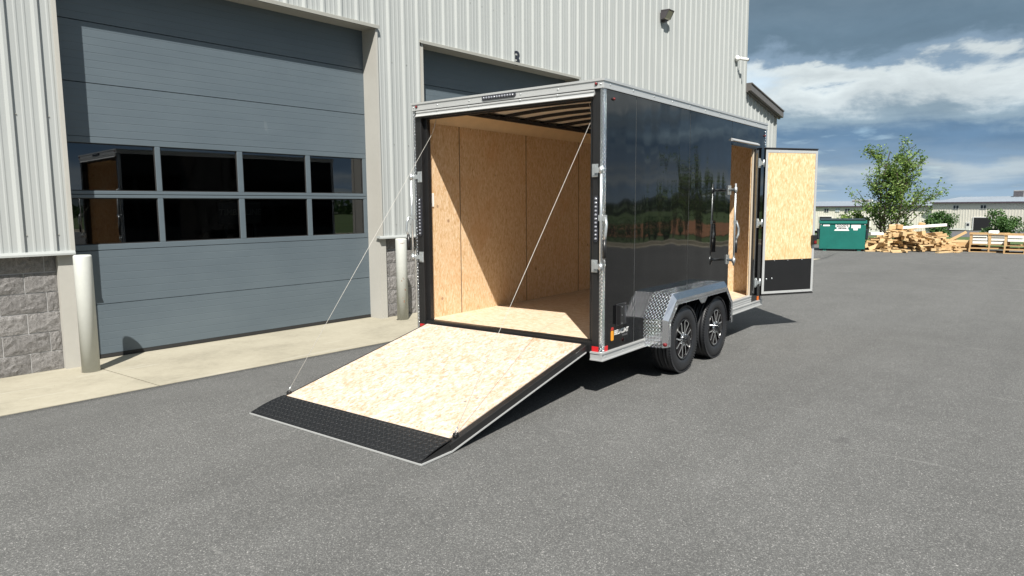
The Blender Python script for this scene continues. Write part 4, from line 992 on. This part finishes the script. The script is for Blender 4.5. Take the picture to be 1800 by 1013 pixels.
# ------------------------------------------------------------------ vegetation
def leaf_quad(mb, p, s, rnd, asp=.5, droop=0.0):
    d = Vector((rnd.gauss(0, 1), rnd.gauss(0, 1), rnd.gauss(0, .7) - droop)).normalized(); e = d.cross(Vector((rnd.gauss(0, 1), rnd.gauss(0, 1), rnd.gauss(0, 1)))).normalized()
    a = d * s; b_ = e * s * asp * .5
    o = len(mb.v); mb.v += [tuple(p), tuple(p + a * .5 + b_), tuple(p + a), tuple(p + a * .5 - b_)]; mb.f.append((o, o + 1, o + 2, o + 3)); mb.sm.append(False)
def locust(loc, H, spread, seed, label, name='locust_tree', nleaf=9000, lsz=.13, leanx=0.0):
    rnd = random.Random(seed); br = MB(); lv = MB(); twigs = []
    def branch(p, d, ln, r, depth):
        pts = [p]; n = 6
        for i in range(n):
            d = (d + Vector((rnd.gauss(0, .11), rnd.gauss(0, .11), rnd.gauss(.06, .06)))).normalized(); p = p + d * ln / n; pts.append(p)
        br.tube(pts, r, 6 if depth < 2 else 4, r * .35, cap=False)
        if depth >= 1:
            for i in range(1, len(pts)):
                twigs.append(pts[i]); twigs.append((pts[i] + pts[i - 1]) * .5)
        elif H: twigs.append(pts[-1])
        if depth < 2:
            k = 13 if depth == 0 else 5
            for i in range(k):
                f = (i + .5) / k * .86 + .14 if depth == 0 else rnd.uniform(.25, .95); q = pts[min(n, int(f * n))]; a = rnd.uniform(0, 2 * math.pi)
                side = Vector((math.cos(a), math.sin(a), 0)); dd = (d * rnd.uniform(.45, .9) + side * rnd.uniform(.6, 1.0) * spread + Vector((0, 0, rnd.uniform(-.1, .25)))).normalized()
                branch(q, dd, ln * (rnd.uniform(.32, .48) * (1.55 - .95 * f) if depth == 0 else rnd.uniform(.32, .55)), r * .45, depth + 1)
    for k in range(3):
        a = k * 2.1 + rnd.uniform(-.4, .4); branch(Vector((.12 * math.cos(a), .12 * math.sin(a), 0)), Vector((.20 * math.cos(a) + leanx, .20 * math.sin(a), 1)).normalized(), H * rnd.uniform(.62, .86), .05, 0)
    per = max(1, int(nleaf / max(1, len(twigs))))
    for p in twigs:
        for i in range(per):
            q = p + Vector((rnd.gauss(0, .085), rnd.gauss(0, .085), rnd.gauss(-.02, .08))) * (H / 5)
            if q.z > .08: leaf_quad(lv, q, lsz * rnd.uniform(.7, 1.25), rnd, .5, .35)
    o = empty(name, loc); tag(o, label, 'tree'); br.build('trunk', M_['bark'], o, fix=False); lv.build('crown', M_['locust_leaf'], o, fix=False); return o
def blob_tree(loc, H, W_, z0, seed, label, name, n=2600, s=.22, mat='maple_leaf', cat='tree'):
    rnd = random.Random(seed); lv = MB(); tk = MB(); lobes = []
    for i in range(26):
        a = rnd.uniform(0, 2 * math.pi); t_ = rnd.random(); z = z0 + (H - z0) * (t_ * .92 + .04); rr = W_ / 2 * math.sin(math.pi * min(1, .12 + .80 * (1 - t_) ** .8)) * rnd.uniform(.35, .95); lobes.append((Vector((rr * math.cos(a), rr * math.sin(a), z)), W_ * rnd.uniform(.10, .19)))
    for i in range(n):
        c, r_ = lobes[rnd.randrange(len(lobes))]; d_ = Vector((rnd.gauss(0, 1), rnd.gauss(0, 1), rnd.gauss(0, 1))).normalized() * r_ * rnd.random() ** .4
        leaf_quad(lv, c + d_ * 1.15, s * rnd.uniform(.6, 1.2), rnd, .65)
    tk.tube([(0, 0, 0), (.02, 0, z0 + .3), (0, .03, H * .8)], max(.035, H * .016), 7, .015)
    for c, r_ in lobes[::2]: tk.tube([(0, 0, max(z0 * .8, c.z * .6)), tuple(c)], .02, 4, .006, cap=False)
    o = empty(name, loc); tag(o, label, cat); tk.build('trunk' if cat == 'tree' else 'stems', M_['bark'], o, fix=False); lv.build('crown' if cat == 'tree' else 'foliage', M_[mat], o, fix=False); return o
locust((.85, 32.6, -.03), 4.75, 1.05, 11, 'loose light green locust tree behind the lumber pile', nleaf=8500, lsz=.115)
blob_tree((-.55, 32.9, -.03), 1.35, 1.3, .1, 31, 'green bush behind the dumpster', 'bush', 1800, .12, 'locust_leaf', 'bush')
blob_tree((-9.62, 108.5, terrain(-9.6, 108.5)), 4.75, 4.2, .75, 41, 'small round dark green tree left of the far dark doorway', 'street_tree', 5200, .30)
blob_tree((-3.50, 111.4, terrain(-3.5, 111.4)), 4.6, 4.7, .7, 42, 'small round dark green tree covering the far dark doorway', 'street_tree', 5200, .30)
# right of the frame, seen mirrored in the trailer's side
locust((13.2, 30.3, -.03), 4.6, .85, 23, 'slim locust tree beyond the kerb, mirrored in the trailer side', nleaf=3200, leanx=-.10)
for x, y, h, w_, sd_ in ((16.8, 30.4, 1.25, 2.2, 51), (20.5, 31.0, 1.0, 1.6, 52), (15.0, 31.5, 1.1, 1.6, 54), (11.6, 33.0, 1.6, 3.2, 55)):
    blob_tree((x, y, -.03), h, w_, .08, sd_, {51: 'wide', 52: 'small', 54: 'middle', 55: 'tall'}[sd_] + ' dark green shrub beyond the kerb, mirrored in the trailer side', 'shrub', 1100, .13, 'maple_leaf', 'shrub')['group'] = 'shrubs beyond the kerb'
rnd = random.Random(77); lv = MB()
for i in range(15000):
    az = R(rnd.uniform(8, 95)); r_ = rnd.uniform(170, 240); q = Vector((r_ * math.sin(az), r_ * math.cos(az), 0)); hm = 1.8 + 2.4 * mnoise.noise(q * .03) + 1.4 * mnoise.noise(q * .11)
    leaf_quad(lv, q + Vector((0, 0, max(0, rnd.random() ** .6 * hm))), rnd.uniform(1.0, 2.2), rnd, .8)
tag(lv.build('distant_wood', M_['wood_leaf'], fix=False), 'dark band of woodland beyond the fields', kind='stuff')

# ------------------------------------------------------------------ far buildings
def far_building(A, B, length, zb, ze, depth, rise, label, wins, doors, mandoors, units, x0=0.0):
    A = Vector(A); B = Vector(B); d_ = (B - A).normalized(); o = empty('metal_building', (A.x, A.y, zb), math.atan2(d_.y, d_.x)); tag(o, label, 'building', 'beige buildings across the far road')
    he = ze - zb
    g = MB(); g.prism([(x0, 0), (length, 0), (length, he), (x0, he)], 0, depth, 'y'); g.build('wall', M_['far_siding'], o)
    rib = MB()
    for k in range(int((length - x0) / .62)): rib.box(x0 + k * .62, x0 + k * .62 + .10, -.035, 0, 0.0, he)
    tag(rib.build('wall_ribs', M_['far_siding'], o), kind='stuff')
    g = MB(); g.prism([(-.35, he - .02), (depth / 2, he + rise), (depth + .35, he - .02), (depth + .35, he + .1), (depth / 2, he + rise + .12), (-.35, he + .1)], x0 - .3, length + .3, 'x'); rf = g.build('roof', M_['far_roof'], o)
    seam = MB(); 
    for k in range(int((length - x0) / 1.2)): seam.prism([(-.34, he + .1), (depth / 2, he + rise + .12), (depth / 2, he + rise + .2), (-.34, he + .18)], x0 + k * 1.2, x0 + k * 1.2 + .07, 'x')
    tag(seam.build('roof_seams', M_['far_roof'], rf), kind='stuff')
    g = MB(); g.box(x0 - .3, length + .3, -.50, -.35, he - .20, he + .12); g.build('gutter', M_['far_trim'], o)
    g = MB(); g.box(x0, length, -.06, -.051, 0, .45); g.build('base_course', M_['far_white'], o)
    for x, z0, z1, wd, mat in wins:
        f_ = empty('window', (x, 0, 0), parent=o)
        g = MB(); g.box(-wd / 2 - .1, wd / 2 + .1, -.10, -.052, z0 - .1, z1 + .1); g.build('frame', M_['far_white'], f_)
        for s_ in (-1, 1): g = MB(); a, b_ = sorted((s_ * .07, s_ * wd / 2)); g.box(a, b_, -.13, -.101, z0, z1); g.build('pane', M_[mat], f_)
    for x, wd, z1 in doors:
        f_ = empty('doorway', (x, 0, 0), parent=o)
        g = MB(); g.box(-wd / 2 - .18, -wd / 2, -.14, -.052, 0, z1); g.box(wd / 2, wd / 2 + .18, -.14, -.052, 0, z1); g.box(-wd / 2 - .18, wd / 2 + .18, -.14, -.052, z1, z1 + .18); g.build('frame', M_['far_white'], f_)
        g = MB(); g.box(-wd / 2, wd / 2, -.11, -.053, 0.02, z1); g.build('opening', M_['black_matte'], f_)
    for x, wd, z1 in mandoors:
        f_ = empty('door', (x, 0, 0), parent=o); g = MB(); g.box(-wd / 2, wd / 2, -.12, -.052, 0, z1); g.build('leaf', M_['far_white'], f_)
        g = MB(); g.box(-.28, .28, -.14, -.121, z1 - .95, z1 - .35); g.build('pane', M_['far_glass'], f_)
    for x, y, w_, h in units:
        zr = he + rise * min(1, y / (depth / 2)); f_ = empty('roof_unit', (x, y, zr), parent=o); g = MB(); g.cbox(-w_ / 2, w_ / 2, -.9, .9, 0, h, .06); g.build('case', M_['hvac_grey'], f_)
        g = MB(); [g.box(-w_ / 2 + .1, w_ / 2 - .1, -.93, -.901, .2 + k * .25, .32 + k * .25) for k in range(int((h - .3) / .25))]; g.build('louvres', M_['far_trim'], f_); g = MB(); g.tube([(w_ / 2 + .3, 0, 0), (w_ / 2 + .3, 0, h * .9)], .14, 8); g.build('flue', M_['far_white'], f_)
    return o
far_building((-25.96, 197.05), (-6.84, 189.4), 62, -4.62, 1.85, 24, 1.25, 'long beige metal building with grey roof and dark loading doorway, rightmost',
    [(5.75, 5.0, 5.75, 1.15, 'far_glass'), (11.9, 5.05, 5.8, 1.15, 'far_glass'), (22, 5.05, 5.8, 1.15, 'far_glass')], [(11.85, 3.8, 2.95), (24, 3.8, 2.95)], [(8.75, .95, 1.95)], [(13.9, 11.0, 2.3, 1.6), (18.8, 11.0, 2.4, 1.7)])
far_building((-55.3, 205.6), (-26.2, 198.2), 29.9, -5.7, 1.05, 24, 1.3, 'beige metal building with grey roof seen above the green dumpster',
    [(2.6, 5.3, 6.1, 1.2, 'far_glass'), (5.8, 5.3, 6.2, 1.1, 'far_shutter'), (8.6, 5.3, 6.1, 1.25, 'far_glass'), (14.5, 5.3, 6.1, 1.2, 'far_glass'), (20, 5.3, 6.1, 1.2, 'far_glass')], [(2.4, 3.6, 3.9), (13, 3.6, 3.9)], [], [(5.5, 10.5, 2.2, .7), (8.3, 10.5, 2.2, .7)], x0=-26)

# ------------------------------------------------------------------ dumpster
dp = empty('dumpster', (-.05, 26.80, 0), math.atan2(.44, 1.36)); tag(dp, 'teal green steel dumpster with white stickers by the lumber pile', 'dumpster')
DPW, DPD, DPH = 1.50, 1.05, 1.00
g = MB(); g.prism([(.06, .075), (DPD - .06, .075), (DPD, DPH), (0, DPH)], .0, DPW, 'x'); g.build('tub', M_['dumpster_green'], dp)
g = MB(); g.box(-.03, DPW + .03, -.035, .03, DPH, DPH + .11); g.box(-.03, DPW + .03, DPD - .03, DPD + .03, DPH, DPH + .11); g.box(-.03, .03, .03, DPD - .03, DPH, DPH + .11); g.box(DPW - .03, DPW + .03, .03, DPD - .03, DPH, DPH + .11); g.build('rim', M_['dumpster_green'], dp)
for a in (.0, DPW / 2):
    g = MB(); g.prism([(-.05, DPH + .112), (DPD, DPH + .150), (DPD, DPH + .165), (-.05, DPH + .135)], a + .01, a + DPW / 2 - .01, 'x'); g.build('lid', M_['dumpster_dark'], dp)
for x0_, x1_ in ((-.09, -.001), (DPW + .001, DPW + .09)):
    g = MB(); g.box(x0_, x1_, .05, DPD - .1, .42, .78); g.box(min(x0_, x1_) + .02, max(x0_, x1_) - .02, -.01, .05, .46, .74); g.build('fork_pocket', M_['dumpster_dark'], dp)
for a in (.12, DPW - .24):
    for b_ in (.10, DPD - .22): g = MB(); g.box(a, a + .12, b_, b_ + .12, .0, .076); g.build('foot', M_['dumpster_green'], dp)
def front_y(z): return .06 - .06 * (z - .075) / (DPH - .075)
def sticker(x0, x1, z0, z1, name='sticker', mat='decal_white', sl=0.0):
    g = MB(); g.add([(x0 - sl, front_y(z0) - .004, z0), (x1 + sl, front_y(z0) - .004, z0), (x1, front_y(z1) - .004, z1), (x0, front_y(z1) - .004, z1)], [(0, 1, 2, 3)]); return g.build(name, M_[mat], dp)
sticker(.10, .32, .90, .96); sticker(1.03, 1.33, .83, .95); sticker(1.10, 1.24, .755, .83); st_ = sticker(.51, .97, .865, .965); sticker(.55, .93, .80, .865); sticker(.50, .94, .735, .790, sl=.03); sticker(.01, .05, .945, .975); sticker(DPW - .05, DPW - .01, .945, .975)
for body, x, z, sz in (("GOOD'S", .74, .914, .105), ('DISPOSAL', .74, .832, .062)):
    me = text_mesh(body, sz, 0.0, bold=.002); o = link('lettering', me, M_['dumpster_dark'], dp); o.rotation_euler = (R(90), 0, 0); o.location = (x, front_y(z) - .010, z)

# ------------------------------------------------------------------ scrap lumber, pallets, sacks
rnd = random.Random(19)
def unit_board():
    g = MB(); g.cbox(-.5, .5, -.5, .5, -.5, .5, .012); me = g.mesh('lumber_board'); me.materials.append(M_['lumber']); return me
ub = unit_board()
P0, P1 = Vector((1.45, 27.95, 0)), Vector((3.75, 29.35, 0)); ax = (P1 - P0).normalized(); nn = Vector((-ax.y, ax.x, 0))
def mound(s): return .76 * max(0, 1 - abs((s - .42) / .58) ** 2.2)
nb = 0
while nb < 210:
    s = rnd.uniform(-.02, 1.0); f = rnd.gauss(0, .34); H = mound(s) * max(0, 1 - (f / .95) ** 2)
    z = rnd.random() ** .8 * H
    lg = rnd.random()
    dims = (rnd.uniform(.8, 1.7), rnd.choice((.09, .14)), .042) if lg < .42 else (rnd.uniform(.28, .6), .092, rnd.choice((.042, .09))) if lg < .85 else (rnd.uniform(.5, .9), .14, .14)
    p = P0 + ax * (s * 2.7) + nn * f; base = math.atan2(ax.y, ax.x)
    o = link('lumber_board', ub, None); o.scale = dims; o.location = (p.x, p.y, max(z, dims[2] / 2 + .002))
    tilt = rnd.gauss(0, .18) if z > .12 else 0
    lift = abs(math.sin(tilt)) * dims[0] / 2 + dims[1] / 2 * .3
    if z > .12: o.location.z = max(o.location.z, lift)
    o.rotation_euler = (rnd.choice((0, 0, math.pi / 2)) + rnd.gauss(0, .10) if z > .12 else 0, tilt, base + (rnd.gauss(0, .45) if rnd.random() < .6 else rnd.gauss(1.45, .35)))
    sz = 'thick' if dims[2] > .1 else 'long' if dims[0] > .75 else 'short'; ht = 'lying low' if z < .12 else 'halfway up' if z < .35 else 'near the top'; wh_ = ('far left end', 'left part', 'middle', 'right part', 'far right end')[min(4, int(max(0, s) * 5))]
    tag(o, f'{sz} tan offcut board {ht} in the {wh_} of the lumber heap', 'board', 'offcut boards in the scrap lumber heap'); nb += 1
for k, (dx_, dy_, z, ln) in enumerate(((0, 0, .05, 1.6), (.05, -.02, .14, 1.75), (-.05, .02, .23, 1.5), (.1, .05, .32, 1.2))):
    o = link('long_plank', ub, None); o.scale = (ln, .30, .085); o.location = (3.55 + dx_ + .2, 29.9 + dy_, z); o.rotation_euler = (0, 0, .18 + .03 * k)
    tag(o, ('lowest', 'second lowest', 'third', 'topmost')[k] + ' long pale plank stacked between lumber heap and pallets', 'plank', 'stacked long planks')
g = MB(); g.cbox(-.95, .95, -.05, .05, -.05, .05, .01); o = g.build('white_post', M_['stacked_white']); o.location = (2.72, 28.62, .86); o.rotation_euler = (0, -.075, .42); tag(o, 'long white post lying across the top of the lumber heap', 'post')
g = MB(); g.cbox(-.22, .22, -.05, .05, -.05, .05, .01); o = g.build('white_post', M_['stacked_white']); o.location = (1.62, 27.80, .62); o.rotation_euler = (0, .03, .5); tag(o, 'short white post end poking out at the left of the heap', 'post')
for k, (x, y, z, rz) in enumerate(((2.02, 28.2, .86, .3), (2.22, 28.3, .87, .9), (2.85, 28.75, .93, .2))):
    g = MB(); g.cbox(-.11, .11, -.08, .08, -.08, .08, .012); o = g.build('timber_block', M_['lumber']); o.location = (x, y, z); o.rotation_euler = (.1, .1 * k, rz); tag(o, ('leftmost', 'middle', 'rightmost')[k] + ' chunky timber block on top of the lumber heap', 'block', 'blocks on the lumber heap')
def pallet(loc, rz, label, W_=1.16, D_=1.0):
    o = empty('pallet', loc, rz); tag(o, label, 'pallet', 'wooden pallets at the edge of the yard')
    for x in (0, W_ / 2 - .025, W_ - .05): g = MB(); g.box(x, x + .05, 0, D_, .020, .115); g.build('stringer', M_['pallet_wood'], o)
    for k in range(6): y = k * (D_ - .1) / 5; g = MB(); g.box(0, W_, y, y + .10, .1152, .137); g.build('deck_board', M_['pallet_wood'], o)
    for y in (0, D_ / 2 - .05, D_ - .1): g = MB(); g.box(0, W_, y, y + .10, .0, .0198); g.build('bottom_board', M_['pallet_wood'], o)
    return o
def rack(loc, rz, label, W_=1.16, D_=1.0, seed=1, mess=False):
    rn = random.Random(seed); o = empty('timber_rack', loc, rz); tag(o, label, 'rack', 'timber racks of white stock on the pallets')
    for x in (.0, W_ / 2 - .04, W_ - .08):
        for y in (0, D_ - .07): g = MB(); g.box(x, x + .08, y, y + .07, 0, .375); g.build('upright', M_['pallet_wood'], o)
    for y in (-.024, D_): g = MB(); g.box(-.02, W_ + .02, y, y + .024, .335, .372); g.build('crosspiece', M_['pallet_wood'], o)
    for k in range(3):
        for s_ in (0, 1):
            if mess and rn.random() < .35: continue
            x0 = .085 + s_ * (W_ / 2) - (.0 if s_ == 0 else .045); x1 = x0 + W_ / 2 - .13 - rn.random() * .04
            g = MB(); g.cbox(x0, x1, .04 + rn.uniform(-.07, .01), D_ - .08, .012 + k * .115, .100 + k * .115 + rn.uniform(-.012, .008), .006); g.build('white_stock', M_['stacked_white'], o)
    return o
i = 0
for bx, by, rz, nm, ms in ((4.30, 28.95, .13, 'left', False), (5.34, 28.55, .10, 'second', True), (6.60, 28.70, .08, 'third', True)):
    pallet((bx, by, 0), rz, 'bottom pallet of the ' + nm + ' stack of white stock'); pallet((bx + .01, by + .01, .1375), rz, 'upper pallet of the ' + nm + ' stack of white stock')
    rack((bx + .01, by + .02, .275), rz, 'timber rack of white boards on the ' + nm + ' pallet stack', seed=i + 3, mess=ms); i += 1
g = MB(); g.cbox(-.14, .14, -.2, .2, 0, .10, .02); o = g.build('white_bundle', M_['stacked_white']); o.location = (4.95, 29.4, .640); tag(o, 'small white bundle on top of the left pallet rack', 'bundle')
def lump(name, loc, dims, mat, label, seed):
    rn = random.Random(seed); g = MB(); vs_ = []; n, m_ = 14, 8
    prof = [(max(.001, math.sin(math.pi * (j / m_) ** .8)), 1 - math.cos(math.pi * j / m_)) for j in range(m_ + 1)]; g.lathe([(p[0], p[1] / 2) for p in prof], n, 'z', cap=False)
    g.v = [tuple(Vector((v_[0] * dims[0], v_[1] * dims[1], v_[2] * dims[2])) * (1 + .22 * mnoise.noise(Vector(v_) * 2.6 + Vector((seed, 0, 0))))) for v_ in g.v]; o = g.build(name, M_[mat]); o.location = loc; tag(o, label, 'sack'); return o
lump('plastic_sack', (1.50, 28.75, 0), (.26, .22, .34), 'plastic_sheet', 'crumpled white plastic sack between dumpster and lumber heap', 3)
lump('rubbish_bag', (1.42, 28.5, .0), (.16, .14, .30), 'black_plastic', 'small black rubbish bag beside the white sack', 8)
# parked van far down the slope
vn = empty('parked_van', (-3.9, 117.4, terrain(-3.9, 117.4) + .06), R(8)); tag(vn, 'white van parked below, its roof showing over the pallets', 'van')
g = MB(); g.prism([(-2.3, .35), (2.3, .35), (2.3, 1.0), (1.5, 1.12), (.8, 1.85), (-2.2, 1.9), (-2.3, 1.7)], -.95, .95, 'y'); g.build('body', M_['car_white'], vn)
for s_ in (-1, 1):
    g = MB(); g.prism([(1.3, 1.16), (.75, 1.72), (-.2, 1.74), (-.2, 1.16)], s_ * .955, s_ * .96, 'y'); g.build('side_window', M_['far_glass'], vn)
    for x in (-1.5, 1.45): g = MB(); g.lathe([(.2, -.1), (.34, -.09), (.34, .09), (.2, .1)], 20, 'y', Matrix.Translation((x, s_ * .88, .34))); g.build('wheel', M_['tyre_rubber'], vn)
g = MB(); g.prism([(1.46, 1.17), (.83, 1.82), (.86, 1.83), (1.49, 1.18)], -.85, .85, 'y'); g.build('windscreen', M_['far_glass'], vn)
